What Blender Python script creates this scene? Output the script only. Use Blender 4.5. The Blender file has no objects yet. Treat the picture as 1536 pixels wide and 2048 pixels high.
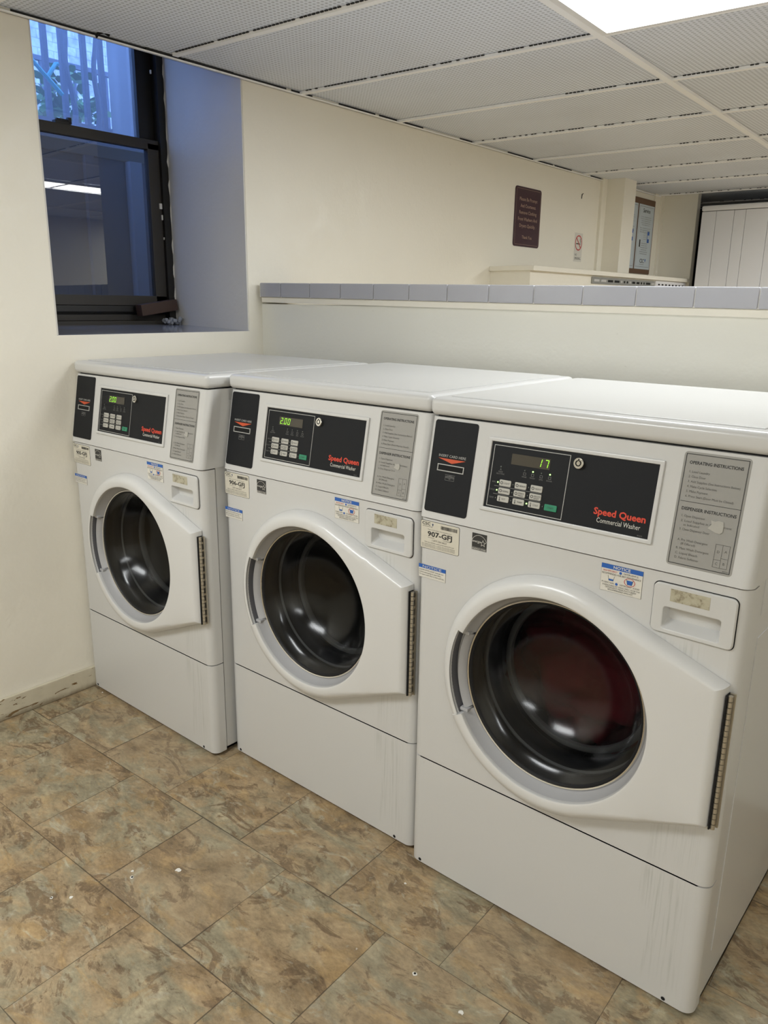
import bpy, bmesh, math, random
from mathutils import Matrix, Vector
R = math.radians
random.seed(7)
scene = bpy.context.scene
COL = scene.collection

# ------------------------------------------------------------------ camera
CAM = (2.3771, -1.2864, 1.3106)
YAW, PITCH, ROLL, FPX = 0.70024, -0.26225, 0.01378, 1559.06
cy, sy = math.cos(YAW), math.sin(YAW)
Fw = Vector((-sy*math.cos(PITCH), cy*math.cos(PITCH), math.sin(PITCH)))
Rt = Vector((cy, sy, 0)); Up = Rt.cross(Fw)
cr, sr = math.cos(ROLL), math.sin(ROLL)
Rt, Up = cr*Rt + sr*Up, -sr*Rt + cr*Up
cd = bpy.data.cameras.new('camera'); cam = bpy.data.objects.new('camera', cd); COL.objects.link(cam)
m = Matrix((Rt, Up, -Fw)).transposed().to_4x4(); m.translation = Vector(CAM)
cam.matrix_world = m
cd.sensor_fit = 'VERTICAL'; cd.sensor_height = 24.0; cd.lens = FPX/2048*24.0
cd.clip_start = 0.02
scene.camera = cam

# ------------------------------------------------------------------ world, exposure
SKY = (0.26, 0.45, 1.0); SKY_STRENGTH = 4.3
CEIL_POWER = 14.5
wd = bpy.data.worlds.new('world'); scene.world = wd; wd.use_nodes = True
bg = wd.node_tree.nodes['Background']; bg.inputs[0].default_value = (*SKY, 1); bg.inputs[1].default_value = SKY_STRENGTH
vs = scene.view_settings
vs.view_transform = 'Standard'; vs.look = 'None'; vs.exposure = 0.44; vs.gamma = 1.0; vs.use_curve_mapping = False
scene.cycles.max_bounces = 10; scene.cycles.diffuse_bounces = 6; scene.cycles.glossy_bounces = 5
scene.cycles.transparent_max_bounces = 16; scene.cycles.transmission_bounces = 8
scene.cycles.sample_clamp_indirect = 6.0
scene.cycles.caustics_reflective = False; scene.cycles.caustics_refractive = False

# ------------------------------------------------------------------ materials
MATS = {}
def mat(name, col, rough=0.5, metal=0.0, emit=None, estr=0.0, coat=0.0, spec=0.5):
    m = bpy.data.materials.new(name); m.use_nodes = True
    b = m.node_tree.nodes['Principled BSDF']
    b.inputs['Base Color'].default_value = (*col, 1); b.inputs['Roughness'].default_value = rough
    b.inputs['Metallic'].default_value = metal; b.inputs['Coat Weight'].default_value = coat
    b.inputs['Specular IOR Level'].default_value = spec
    if emit:
        b.inputs['Emission Color'].default_value = (*emit, 1); b.inputs['Emission Strength'].default_value = estr
    MATS[name] = m
    return m
class NG:
    """tiny node-graph helper"""
    def __init__(s, m): s.t = m.node_tree; s.b = s.t.nodes['Principled BSDF']
    def n(s, typ, **kw):
        x = s.t.nodes.new(typ)
        for k, v in kw.items(): setattr(x, k, v)
        return x
    def l(s, a, b): s.t.links.new(a, b)
    def math(s, op, a, b=None, c=None):
        x = s.n('ShaderNodeMath', operation=op)
        for i, v in enumerate((a, b, c)):
            if v is None: continue
            if isinstance(v, (int, float)): x.inputs[i].default_value = v
            else: s.l(v, x.inputs[i])
        return x.outputs[0]
    def noise(s, vec, scale, detail=4, rough=0.55, dist=0.0):
        x = s.n('ShaderNodeTexNoise'); x.inputs['Scale'].default_value = scale; x.inputs['Detail'].default_value = detail
        x.inputs['Roughness'].default_value = rough; x.inputs['Distortion'].default_value = dist
        if vec is not None: s.l(vec, x.inputs['Vector'])
        return x.outputs['Fac']
    def ramp(s, fac, stops, interp='LINEAR'):
        x = s.n('ShaderNodeValToRGB'); e = x.color_ramp.elements; x.color_ramp.interpolation = interp
        while len(e) < len(stops): e.new(0.5)
        for i, (p, c) in enumerate(stops):
            e[i].position = p; e[i].color = (*c, 1) if len(c) == 3 else c
        s.l(fac, x.inputs[0]); return x.outputs[0]
    def mix(s, fac, a, b, blend='MIX'):
        x = s.n('ShaderNodeMix', data_type='RGBA', blend_type=blend)
        for sock, v in ((x.inputs[0], fac), (x.inputs[6], a), (x.inputs[7], b)):
            if isinstance(v, (int, float)): sock.default_value = v
            elif isinstance(v, tuple): sock.default_value = (*v, 1)
            else: s.l(v, sock)
        return x.outputs[2]
    def pos(s): return s.n('ShaderNodeNewGeometry').outputs['Position']
    def obj(s): return s.n('ShaderNodeTexCoord').outputs['Object']
    def sep(s, v):
        x = s.n('ShaderNodeSeparateXYZ'); s.l(v, x.inputs[0]); return x.outputs
    def comb(s, a, b, c):
        x = s.n('ShaderNodeCombineXYZ')
        for i, v in enumerate((a, b, c)):
            if isinstance(v, (int, float)): x.inputs[i].default_value = v
            else: s.l(v, x.inputs[i])
        return x.outputs[0]
    def bump(s, h, dist=0.002, strength=1.0):
        x = s.n('ShaderNodeBump'); x.inputs['Distance'].default_value = dist; x.inputs['Strength'].default_value = strength
        s.l(h, x.inputs['Height']); s.l(x.outputs[0], s.b.inputs['Normal'])

WHITE = (0.575, 0.575, 0.565)
mat('enamel', WHITE, 0.28, coat=0.25)
def stained_enamel(name, zones):
    m = mat(name, WHITE, 0.28, coat=0.25); g = NG(m); o = g.sep(g.obj())
    tot = None
    for (x0, x1, z0, z1) in zones:
        mx = g.math('SMOOTH_MIN', g.math('MULTIPLY', g.math('SUBTRACT', o[0], x0), 60), g.math('MULTIPLY', g.math('SUBTRACT', x1, o[0]), 60), 0.3)
        mz = g.math('MINIMUM', g.math('MULTIPLY', g.math('SUBTRACT', o[2], z0), 12), g.math('MULTIPLY', g.math('SUBTRACT', z1, o[2]), 60))
        k = g.n('ShaderNodeClamp'); g.l(g.math('MINIMUM', mx, mz), k.inputs[0]); k = k.outputs[0]
        tot = k if tot is None else g.math('MAXIMUM', tot, k)
    v = g.comb(g.math('MULTIPLY', o[0], 160), 0, g.math('MULTIPLY', o[2], 5))
    n = g.noise(v, 1.0, 3, 0.6)
    st = g.ramp(n, [(0.5, (0, 0, 0)), (0.68, (1, 1, 1))])
    f = g.math('MULTIPLY', tot, g.math('MULTIPLY', st, 0.35))
    spots = g.ramp(g.noise(g.obj(), 45, 2, 0.5), [(0.76, (0, 0, 0)), (0.80, (1, 1, 1))])
    c = g.mix(f, WHITE, (0.28, 0.30, 0.27))
    c = g.mix(g.math('MULTIPLY', spots, 0.12), c, (0.3, 0.25, 0.18))
    g.l(c, g.b.inputs['Base Color'])
stained_enamel('enamel_front', [(0.52, 0.62, 0.62, 0.757), (0.56, 0.66, 0.295, 0.425)])
stained_enamel('enamel_kick', [(0.55, 0.65, 0.03, 0.294)])
mat('door_white', (0.63, 0.63, 0.62), 0.3, coat=0.25)
mat('seam', (0.02, 0.02, 0.02), 0.8)
mat('black_face', (0.010, 0.011, 0.013), 0.6, spec=0.22)
mat('black_gloss', (0.006, 0.006, 0.007), 0.12)
mat('black_hole', (0.003, 0.003, 0.003), 0.9)
mat('bezel_grey', (0.40, 0.40, 0.41), 0.35)
mat('rubber', (0.012, 0.012, 0.013), 0.6, spec=0.25)
mat('rubber_light', (0.15, 0.15, 0.145), 0.55)
mat('drum', (0.10, 0.10, 0.10), 0.3, metal=0.9)
mat('chrome', (0.72, 0.71, 0.68), 0.18, metal=1.0)
mat('hinge_metal', (0.50, 0.46, 0.38), 0.35, metal=0.8)
mat('line_grey', (0.42, 0.42, 0.40), 0.5)
mat('ink_white', (0.62, 0.61, 0.56), 0.5)
mat('ink_dim', (0.16, 0.16, 0.155), 0.5)
mat('ink_black', (0.03, 0.03, 0.03), 0.5)
mat('ink_grey', (0.11, 0.107, 0.10), 0.5)
mat('orange', (0.55, 0.075, 0.02), 0.45)
mat('brand_red', (0.60, 0.05, 0.022), 0.45)
mat('key', (0.46, 0.45, 0.41), 0.4)
mat('key_green', (0.02, 0.22, 0.12), 0.4)
mat('display_off', (0.055, 0.048, 0.035), 0.25)
mat('seg_on', (0.05, 0.3, 0.02), 0.4, emit=(0.42, 1.0, 0.03), estr=0.85)
mat('led_on', (0.1, 0.4, 0.05), 0.4, emit=(0.5, 1.0, 0.25), estr=2.2)
mat('led_off', (0.09, 0.10, 0.09), 0.4)
mat('plate_grey', (0.30, 0.295, 0.275), 0.38)
mat('peel', (0.40, 0.39, 0.355), 0.35)
mat('label_paper', (0.62, 0.59, 0.50), 0.4)
mat('label_white', (0.66, 0.64, 0.58), 0.4)
mat('blue_ink', (0.02, 0.11, 0.42), 0.45)
mat('red_ink', (0.50, 0.05, 0.05), 0.45)
mat('tape', (0.42, 0.38, 0.28), 0.45)
g = NG(MATS['tape']); g.l(g.ramp(g.noise(g.obj(), 60, 5, 0.7), [(0.35, (0.16, 0.13, 0.08)), (0.5, (0.42, 0.39, 0.29)), (0.8, (0.5, 0.48, 0.38))]), g.b.inputs['Base Color'])
mat('laundry', (0.15, 0.003, 0.010), 0.9)
mat('maroon', (0.042, 0.011, 0.019), 0.35)
mat('sign_ink', (0.36, 0.24, 0.18), 0.5)
mat('paper_blue', (0.52, 0.58, 0.62), 0.5)
mat('wood_brown', (0.13, 0.07, 0.038), 0.6)
mat('wood_dark', (0.06, 0.032, 0.022), 0.6)
mat('black_frame', (0.012, 0.011, 0.010), 0.45)
mat('black_frame_worn', (0.035, 0.030, 0.024), 0.5)
mat('steel_slot', (0.30, 0.30, 0.28), 0.45, metal=0.4)
mat('white_dryer', (0.74, 0.74, 0.76), 0.4)
mat('unlit_gap_wall', (0.03, 0.032, 0.04), 0.9)
mat('tee_white', (0.93, 0.93, 0.93), 0.45)
mat('fixture_white', (0.80, 0.79, 0.77), 0.5)
mat('plenum', (0.02, 0.02, 0.025), 0.9)
mat('handle_dark', (0.12, 0.12, 0.13), 0.5)
mat('panel_dim', (0.9, 0.9, 0.9), 0.5, emit=(0.955, 0.985, 1.0), estr=CEIL_POWER*0.62)
mat('panel_lit', (0.9, 0.9, 0.9), 0.5, emit=(0.955, 0.985, 1.0), estr=CEIL_POWER)
mat('iron', (0.10, 0.12, 0.17), 0.6)
mat('concrete', (0.30, 0.32, 0.36), 0.9)
mat('concrete_dark', (0.10, 0.11, 0.13), 0.9)
mat('concrete_brown', (0.13, 0.12, 0.10), 0.9)
mat('hose', (0.02, 0.35, 0.40), 0.4)
mat('leaf', (0.10, 0.26, 0.07), 0.55)
mat('soil', (0.06, 0.07, 0.07), 0.95)
mat('chip_white', (0.75, 0.73, 0.68), 0.6)
mat('grout', (0.70, 0.68, 0.63), 0.7)

def wall_paint(name, col):
    m = mat(name, col, 0.36, spec=0.45); g = NG(m); p = g.pos()
    n1 = g.noise(p, 7, 4, 0.6); n2 = g.noise(p, 90, 3, 0.6)
    h = g.math('ADD', g.math('MULTIPLY', n1, 1.0), g.math('MULTIPLY', n2, 0.10))
    g.bump(h, 0.007, 0.55)
    c = g.mix(g.math('MULTIPLY', g.noise(p, 2.2, 3, 0.5), 0.16), col, tuple(c*0.80 for c in col))
    dirt = g.ramp(g.noise(p, 34, 3, 0.6), [(0.72, (0, 0, 0)), (0.78, (1, 1, 1))])
    c = g.mix(g.math('MULTIPLY', dirt, 0.15), c, (0.22, 0.17, 0.10))
    g.l(c, g.b.inputs['Base Color'])
    r = g.ramp(g.noise(p, 12, 3), [(0.3, (0.28,)*3), (0.7, (0.5,)*3)]); g.l(r, g.b.inputs['Roughness'])
    return m
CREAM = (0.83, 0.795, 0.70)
wall_paint('cream', CREAM)
wall_paint('cream_cool', (0.77, 0.76, 0.69))
wall_paint('reveal_grey', (0.66, 0.64, 0.60))

def floor_mat():
    m = mat('floor_vinyl', (0.3, 0.2, 0.1), 0.42, spec=0.4); g = NG(m); p = g.sep(g.pos())
    T = 0.3048
    u = g.math('DIVIDE', g.math('ADD', p[0], g.math('MULTIPLY', p[1], 0.031)), T)
    v = g.math('DIVIDE', g.math('ADD', g.math('SUBTRACT', p[1], g.math('MULTIPLY', p[0], 0.031)), 0.262), T)
    row = g.math('FLOOR', v)
    uu = g.math('SUBTRACT', u, g.math('SUBTRACT', 0.341, g.math('MULTIPLY', row, 0.54)))
    col = g.math('FLOOR', uu)
    fu = g.math('SUBTRACT', uu, col); fv = g.math('SUBTRACT', v, row)
    du = g.math('MINIMUM', fu, g.math('SUBTRACT', 1, fu)); dv = g.math('MINIMUM', fv, g.math('SUBTRACT', 1, fv))
    d = g.math('MINIMUM', du, dv)
    wn = g.n('ShaderNodeTexWhiteNoise', noise_dimensions='2D'); g.l(g.comb(col, row, 0), wn.inputs[0])
    rnd = wn.outputs['Value']; rc = g.n('ShaderNodeSeparateColor'); g.l(wn.outputs['Color'], rc.inputs[0])
    # every tile shows its own cut of the slate print
    loc = g.comb(g.math('ADD', g.math('MULTIPLY', fu, T), g.math('MULTIPLY', rc.outputs[0], 37)),
                 g.math('ADD', g.math('MULTIPLY', fv, T), g.math('MULTIPLY', rc.outputs[1], 53)), 0)
    mp = g.n('ShaderNodeMapping'); g.l(loc, mp.inputs[0]); mp.inputs['Scale'].default_value = (0.75, 1.3, 1); mp.inputs['Rotation'].default_value = (0, 0, 0.5)
    L = mp.outputs[0]
    big = g.noise(L, 5.5, 10, 0.60, 0.9)
    mid = g.noise(L, 15, 12, 0.72, 0.6)
    wv = g.noise(L, 9, 12, 0.68, 1.6)
    fine = g.noise(L, 90, 6, 0.7)
    hue = g.ramp(big, [(0.34, (0.34, 0.235, 0.135)), (0.43, (0.43, 0.32, 0.205)), (0.50, (0.47, 0.36, 0.235)), (0.55, (0.41, 0.345, 0.24)), (0.60, (0.37, 0.33, 0.24)), (0.68, (0.50, 0.43, 0.31))])
    rag = g.math('ADD', wv, g.math('MULTIPLY', g.math('SUBTRACT', g.noise(L, 55, 6, 0.75), 0.5), 0.16))
    hue = g.mix(g.ramp(rag, [(0.53, (0, 0, 0)), (0.575, (0.75, 0.75, 0.75)), (0.62, (0.85, 0.85, 0.85)), (0.70, (0, 0, 0))]), hue, (0.215, 0.145, 0.09))
    rg2 = g.math('ADD', g.noise(L, 7, 9, 0.66, 0.9), g.math('MULTIPLY', g.math('SUBTRACT', g.noise(L, 40, 6, 0.75), 0.5), 0.12))
    hue = g.mix(g.ramp(rg2, [(0.37, (0.75, 0.75, 0.75)), (0.43, (0, 0, 0)), (0.565, (0, 0, 0)), (0.62, (0.65, 0.65, 0.65))]), hue, g.mix(big, (0.52, 0.35, 0.17), (0.44, 0.32, 0.19)))
    rg3 = g.math('ADD', g.noise(L, 12, 10, 0.68, 1.4), g.math('MULTIPLY', g.math('SUBTRACT', g.noise(L, 60, 5, 0.75), 0.5), 0.14))
    hue = g.mix(g.ramp(rg3, [(0.57, (0, 0, 0)), (0.64, (0.7, 0.7, 0.7))]), hue, (0.52, 0.485, 0.395))
    hue = g.mix(g.ramp(rg3, [(0.33, (0.55, 0.55, 0.55)), (0.41, (0, 0, 0))]), hue, (0.20, 0.15, 0.10))
    c = g.mix(0.85, hue, g.ramp(mid, [(0.3, (0.26,)*3), (0.5, (0.5,)*3), (0.70, (0.72,)*3)]), 'OVERLAY')
    c = g.mix(0.55, c, g.ramp(fine, [(0.3, (0.32,)*3), (0.7, (0.68,)*3)]), 'OVERLAY')
    c = g.mix(g.math('MULTIPLY', g.math('SUBTRACT', rnd, 0.5), 0.30), c, (0.55, 0.48, 0.38))
    c = g.mix(1.0, c, (0.72, 0.705, 0.635), 'MULTIPLY')
    # gaps: wander a little in width
    wdt = g.math('ADD', 0.0022, g.math('MULTIPLY', g.ramp(g.noise(g.pos(), 3.1, 2), [(0.45, (0, 0, 0)), (0.7, (1, 1, 1))]), 0.005))
    j = g.math('LESS_THAN', d, wdt)
    c = g.mix(g.math('MULTIPLY', j, 0.68), c, (0.035, 0.024, 0.015))
    specks = g.ramp(g.noise(g.pos(), 60, 1, 0.5), [(0.80, (0, 0, 0)), (0.83, (1, 1, 1))])
    c = g.mix(g.math('MULTIPLY', specks, 0.6), c, (0.6, 0.56, 0.48))
    g.l(c, g.b.inputs['Base Color'])
    g.l(g.ramp(mid, [(0.3, (0.36,)*3), (0.7, (0.52,)*3)]), g.b.inputs['Roughness'])
    g.bump(g.math('SUBTRACT', g.math('MULTIPLY', mid, 0.6), g.math('MULTIPLY', j, 1.0)), 0.0012, 0.6)
floor_mat()

def ceiling_mat():
    m = mat('ceiling_tile', (0.6, 0.6, 0.58), 0.65); g = NG(m); o = g.sep(g.obj())
    P = 0.0155
    s1 = g.math('SINE', g.math('MULTIPLY', o[0], 2*math.pi/P)); s2 = g.math('SINE', g.math('MULTIPLY', o[1], 2*math.pi/P))
    pr = g.math('MULTIPLY', s1, s2)
    a = g.math('ADD', g.math('MULTIPLY', g.math('ABSOLUTE', g.math('SINE', g.math('MULTIPLY', o[0], math.pi/P))), 1),
               0)
    b = g.math('ABSOLUTE', g.math('SINE', g.math('MULTIPLY', o[1], math.pi/P)))
    cell = g.math('MULTIPLY', a, b)                       # 1 in the middle of each cell, 0 on the ribs
    hole = g.ramp(cell, [(0.52, (0, 0, 0)), (0.80, (1, 1, 1))])
    c = g.mix(hole, (0.78, 0.815, 0.88), (0.49, 0.515, 0.56))
    c = g.mix(g.math('MULTIPLY', g.ramp(g.noise(g.pos(), 2.0, 3), [(0.4, (0, 0, 0)), (0.7, (1, 1, 1))]), 0.12), c, (0.35, 0.34, 0.32))
    g.l(c, g.b.inputs['Base Color'])
    g.bump(g.math('SUBTRACT', 1, hole), 0.003, 0.5)
ceiling_mat()

def cap_tile_mat():
    m = mat('cap_tile', (0.42, 0.42, 0.45), 0.16, spec=0.5); g = NG(m)
    g.l(g.mix(g.noise(g.pos(), 3, 2), (0.36, 0.365, 0.40), (0.42, 0.42, 0.45)), g.b.inputs['Base Color'])
cap_tile_mat()
def sill_mat():
    m = mat('sill_tile', (0.3, 0.32, 0.36), 0.12); g = NG(m)
    v = g.sep(g.pos())
    g.l(g.ramp(g.noise(g.comb(g.math('MULTIPLY', v[0], 22), v[1], 0), 2.2, 4, 0.6, 0.4), [(0.3, (0.17, 0.18, 0.22)), (0.6, (0.33, 0.34, 0.38)), (0.75, (0.5, 0.5, 0.52))]), g.b.inputs['Base Color'])
sill_mat()
def base_mat():
    m = mat('baseboard_paint', (0.6, 0.56, 0.45), 0.4); g = NG(m); p = g.pos()
    s = g.sep(p)
    v = g.comb(0, g.math('MULTIPLY', s[1], 1.0), g.math('MULTIPLY', s[2], 4.5))
    n = g.noise(v, 11, 4, 0.6, 0.6)
    chip = g.ramp(n, [(0.625, (0, 0, 0)), (0.635, (1, 1, 1))])
    c = g.mix(chip, g.mix(g.noise(p, 20, 3), (0.66, 0.61, 0.48), (0.52, 0.47, 0.36)), (0.20, 0.12, 0.045))
    low = g.ramp(g.math('ADD', s[2], g.math('MULTIPLY', g.noise(p, 25, 3), 0.03)), [(0.020, (1, 1, 1)), (0.040, (0, 0, 0))])
    c = g.mix(g.math('MULTIPLY', low, 0.7), c, (0.17, 0.13, 0.075))
    g.l(c, g.b.inputs['Base Color']); g.bump(g.math('SUBTRACT', g.noise(p, 30, 3), chip), 0.002, 0.8)
base_mat()
def stone_mat():
    m = mat('stone_outside', (0.7, 0.7, 0.7), 0.9); g = NG(m); s = g.sep(g.pos())
    br = g.n('ShaderNodeTexBrick'); g.l(g.comb(s[1], s[2], 0), br.inputs[0])
    br.inputs['Scale'].default_value = 4.2; br.inputs['Color1'].default_value = (0.80, 0.82, 0.86, 1); br.inputs['Color2'].default_value = (0.62, 0.66, 0.74, 1)
    br.inputs['Mortar'].default_value = (0.45, 0.48, 0.58, 1); br.inputs['Mortar Size'].default_value = 0.012
    n = g.ramp(g.noise(g.pos(), 14, 5, 0.7), [(0.40, (0.62,)*3), (0.60, (1,)*3)])
    g.l(g.mix(1.0, br.outputs[0], n, 'MULTIPLY'), g.b.inputs['Base Color'])
stone_mat()
def glass_mat(name, tint, refl=0.08, rough=0.0, dust=0.0):
    m = bpy.data.materials.new(name); m.use_nodes = True; t = m.node_tree; t.nodes.clear()
    out = t.nodes.new('ShaderNodeOutputMaterial'); tr = t.nodes.new('ShaderNodeBsdfTransparent'); gl = t.nodes.new('ShaderNodeBsdfGlossy')
    tr.inputs[0].default_value = (*tint, 1); gl.inputs['Roughness'].default_value = rough; gl.inputs[0].default_value = (1, 1, 1, 1)
    mx = t.nodes.new('ShaderNodeMixShader'); ge = t.nodes.new('ShaderNodeNewGeometry')
    dt = t.nodes.new('ShaderNodeVectorMath'); dt.operation = 'DOT_PRODUCT'
    t.links.new(ge.outputs['Normal'], dt.inputs[0]); t.links.new(ge.outputs['Incoming'], dt.inputs[1])
    def mth(op, a_, b_=None):
        x = t.nodes.new('ShaderNodeMath'); x.operation = op; x.use_clamp = op in ('ADD', 'SUBTRACT')
        for i_, v_ in enumerate((a_, b_)):
            if v_ is None: continue
            if isinstance(v_, (int, float)): x.inputs[i_].default_value = v_
            else: t.links.new(v_, x.inputs[i_])
        return x.outputs[0]
    om = mth('SUBTRACT', 1.0, mth('ABSOLUTE', dt.outputs['Value']))
    t.links.new(mth('ADD', mth('MULTIPLY', mth('POWER', om, 5.0), 0.9), refl), mx.inputs[0])
    if dust:
        tl = t.nodes.new('ShaderNodeBsdfTranslucent'); tl.inputs[0].default_value = (0.8, 0.8, 0.85, 1)
        m2 = t.nodes.new('ShaderNodeMixShader'); m2.inputs[0].default_value = dust
        t.links.new(tr.outputs[0], m2.inputs[1]); t.links.new(tl.outputs[0], m2.inputs[2]); tr = m2
    t.links.new(tr.outputs[0], mx.inputs[1]); t.links.new(gl.outputs[0], mx.inputs[2]); t.links.new(mx.outputs[0], out.inputs[0])
    MATS[name] = m
glass_mat('pane_clear', (0.80, 0.88, 0.95), 0.07, dust=0.28)
glass_mat('pane_screened', (0.42, 0.47, 0.55), 0.09, dust=0.04)
glass_mat('door_glass', (0.46, 0.47, 0.48), 0.032, 0.17)

# ------------------------------------------------------------------ mesh builder
TEXT_CACHE = {}
def text_geo(s, offset=0.0, shear=0.0, align='LEFT', res=3):
    key = (s, offset, shear, res)
    if key not in TEXT_CACHE:
        c = bpy.data.curves.new('t', 'FONT'); c.body = s; c.offset = offset; c.shear = shear; c.resolution_u = res; c.size = 1
        o = bpy.data.objects.new('t', c)
        me = o.to_mesh()
        vs_ = [tuple(v.co) for v in me.vertices]; fs = [tuple(p.vertices) for p in me.polygons]
        o.to_mesh_clear(); bpy.data.objects.remove(o); bpy.data.curves.remove(c)
        TEXT_CACHE[key] = (vs_, fs)
    return TEXT_CACHE[key]

class MB:
    def __init__(s, *mats, M=None):
        s.bm = bmesh.new(); s.mats = list(mats); s.M = M
    def mi(s, name):
        if name is None: return 0
        if name not in s.mats: s.mats.append(name)
        return s.mats.index(name)
    def _fin(s, verts, faces, mname):
        i = s.mi(mname)
        for f in faces: f.material_index = i
        if s.M is not None:
            for v in verts: v.co = s.M @ v.co
    def box(s, x0, y0, z0, x1, y1, z1, mname=None, bev=0.0, seg=2, edges=None):
        b = bmesh.new()
        bmesh.ops.create_cube(b, size=1.0)
        for v in b.verts:
            v.co = Vector(((x0+x1)/2 + v.co.x*(x1-x0), (y0+y1)/2 + v.co.y*(y1-y0), (z0+z1)/2 + v.co.z*(z1-z0)))
        if bev > 0:
            es = [e for e in b.edges if edges is None or edges(e)]
            bmesh.ops.bevel(b, geom=es, offset=bev, segments=seg, affect='EDGES', profile=0.5)
        s.merge(b, mname); return s
    def merge(s, b, mname=None):
        i = s.mi(mname)
        vm = {}
        for v in b.verts:
            vm[v] = s.bm.verts.new(s.M @ v.co if s.M is not None else v.co)
        for f in b.faces:
            try: nf = s.bm.faces.new([vm[v] for v in f.verts]); nf.material_index = i
            except ValueError: pass
        b.free()
    def verts_faces(s, vl, fl, mname=None):
        i = s.mi(mname)
        vv = [s.bm.verts.new(s.M @ Vector(v) if s.M is not None else Vector(v)) for v in vl]
        for f in fl:
            try: nf = s.bm.faces.new([vv[k] for k in f]); nf.material_index = i
            except ValueError: pass
        return s
    def rrect(s, x0, z0, x1, z1, r, y0, y1, mname=None, seg=4, bev=0.0):
        """rounded rectangle in XZ, extruded from y0 (front, outward) to y1"""
        pts = []
        for cx_, cz_, a0 in ((x1-r, z1-r, 0), (x0+r, z1-r, 90), (x0+r, z0+r, 180), (x1-r, z0+r, 270)):
            for k in range(seg+1):
                a = R(a0 + 90*k/seg); pts.append((cx_+r*math.cos(a), cz_+r*math.sin(a)))
        return s.prism(pts, y0, y1, mname, bev)
    def prism(s, pts, y0, y1, mname=None, bev=0.0):
        b = bmesh.new(); n = len(pts)
        f0 = [b.verts.new((p[0], y0, p[1])) for p in pts]; f1 = [b.verts.new((p[0], y1, p[1])) for p in pts]
        top = b.faces.new(f0); b.faces.new(list(reversed(f1)))
        for k in range(n): b.faces.new((f0[(k+1) % n], f0[k], f1[k], f1[(k+1) % n]))
        if bev > 0: bmesh.ops.bevel(b, geom=list(top.edges), offset=bev, segments=2, affect='EDGES', profile=0.5)
        bmesh.ops.recalc_face_normals(b, faces=b.faces)
        s.merge(b, mname); return s
    def quad(s, x0, z0, x1, z1, y, mname=None):
        return s.verts_faces([(x0, y, z0), (x1, y, z0), (x1, y, z1), (x0, y, z1)], [(0, 1, 2, 3)], mname)
    def frame(s, x0, z0, x1, z1, w, y, mname=None):
        s.quad(x0, z0, x1, z0+w, y, mname); s.quad(x0, z1-w, x1, z1, y, mname)
        s.quad(x0, z0+w, x0+w, z1-w, y, mname); return s.quad(x1-w, z0+w, x1, z1-w, y, mname)
    def cyl(s, c, r, h, axis='y', mname=None, n=24, bev=0.0, r2=None):
        b = bmesh.new()
        bmesh.ops.create_cone(b, cap_ends=True, segments=n, radius1=r, radius2=r if r2 is None else r2, depth=h)
        if bev > 0: bmesh.ops.bevel(b, geom=[e for e in b.edges if len(e.link_faces) == 2 and any(len(f.verts) > 4 for f in e.link_faces)], offset=bev, segments=2, affect='EDGES')
        rot = {'y': Matrix.Rotation(R(90), 4, 'X'), 'x': Matrix.Rotation(R(90), 4, 'Y'), 'z': Matrix.Identity(4)}[axis]
        b.transform(Matrix.Translation(Vector(c)) @ rot); s.merge(b, mname); return s
    def disc(s, x, z, r, y, mname=None, n=16):
        return s.verts_faces([(x+r*math.cos(2*math.pi*k/n), y, z+r*math.sin(2*math.pi*k/n)) for k in range(n)], [tuple(range(n))], mname)
    def ring(s, x, z, r0, r1, y, mname=None, n=32, a0=0, a1=360, sx=1.0):
        vl = []; full = (a1-a0) >= 360
        for k in range(n+1 if not full else n):
            a = R(a0+(a1-a0)*k/n); vl += [(x+sx*r0*math.cos(a), y, z+r0*math.sin(a)), (x+sx*r1*math.cos(a), y, z+r1*math.sin(a))]
        m_ = len(vl)//2
        fl = [(2*k, 2*k+1, 2*((k+1) % m_)+1, 2*((k+1) % m_)) for k in range(m_ if full else m_-1)]
        return s.verts_faces(vl, fl, mname)
    def lathe(s, cx_, cz_, prof, mname=None, n=64, a0=0.0, a1=2*math.pi):
        """profile of (radius, y) turned about the Y axis"""
        vl = []; full = a1-a0 > 2*math.pi-1e-6; cnt = n if full else n+1
        for k in range(cnt):
            a = a0+(a1-a0)*k/n
            for (r, y) in prof: vl.append((cx_+r*math.cos(a), y, cz_+r*math.sin(a)))
        P_ = len(prof); fl = []
        for k in range(n):
            k2 = (k+1) % cnt
            for j in range(P_-1): fl.append((k*P_+j, k2*P_+j, k2*P_+j+1, k*P_+j+1))
        s.verts_faces(vl, fl, mname); return s
    def text(s, body, x, z, h, mname=None, y=0.0, width=None, off=0.0, shear=0.0, align='L', res=2):
        """lettering with cap height h, baseline z, on plane y"""
        vl, fl = text_geo(body, off, shear, res=res)
        if not vl: return s
        k = h/0.70
        mn = min(v[0] for v in vl); mxx = max(v[0] for v in vl)
        kx = width/(mxx-mn) if width else k
        w = (mxx-mn)*kx
        ox = x if align == 'L' else x-w/2 if align == 'C' else x-w
        return s.verts_faces([(ox+(v[0]-mn)*kx, y, z+v[1]*k) for v in vl], fl, mname)
    def tube(s, pts, r, mname=None, n=8, cap=True):
        pts = [Vector(p) for p in pts]; rings = []
        for i, p in enumerate(pts):
            d = (pts[min(i+1, len(pts)-1)]-pts[max(i-1, 0)]).normalized()
            u = d.orthogonal().normalized() if i == 0 else (rings_u - d*rings_u.dot(d)).normalized()
            rings_u = u; w = d.cross(u); rr = r[i] if isinstance(r, (list, tuple)) else r
            rings.append([p+rr*(math.cos(2*math.pi*k/n)*u+math.sin(2*math.pi*k/n)*w) for k in range(n)])
        vl = [tuple(v) for rg in rings for v in rg]; fl = []
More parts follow.
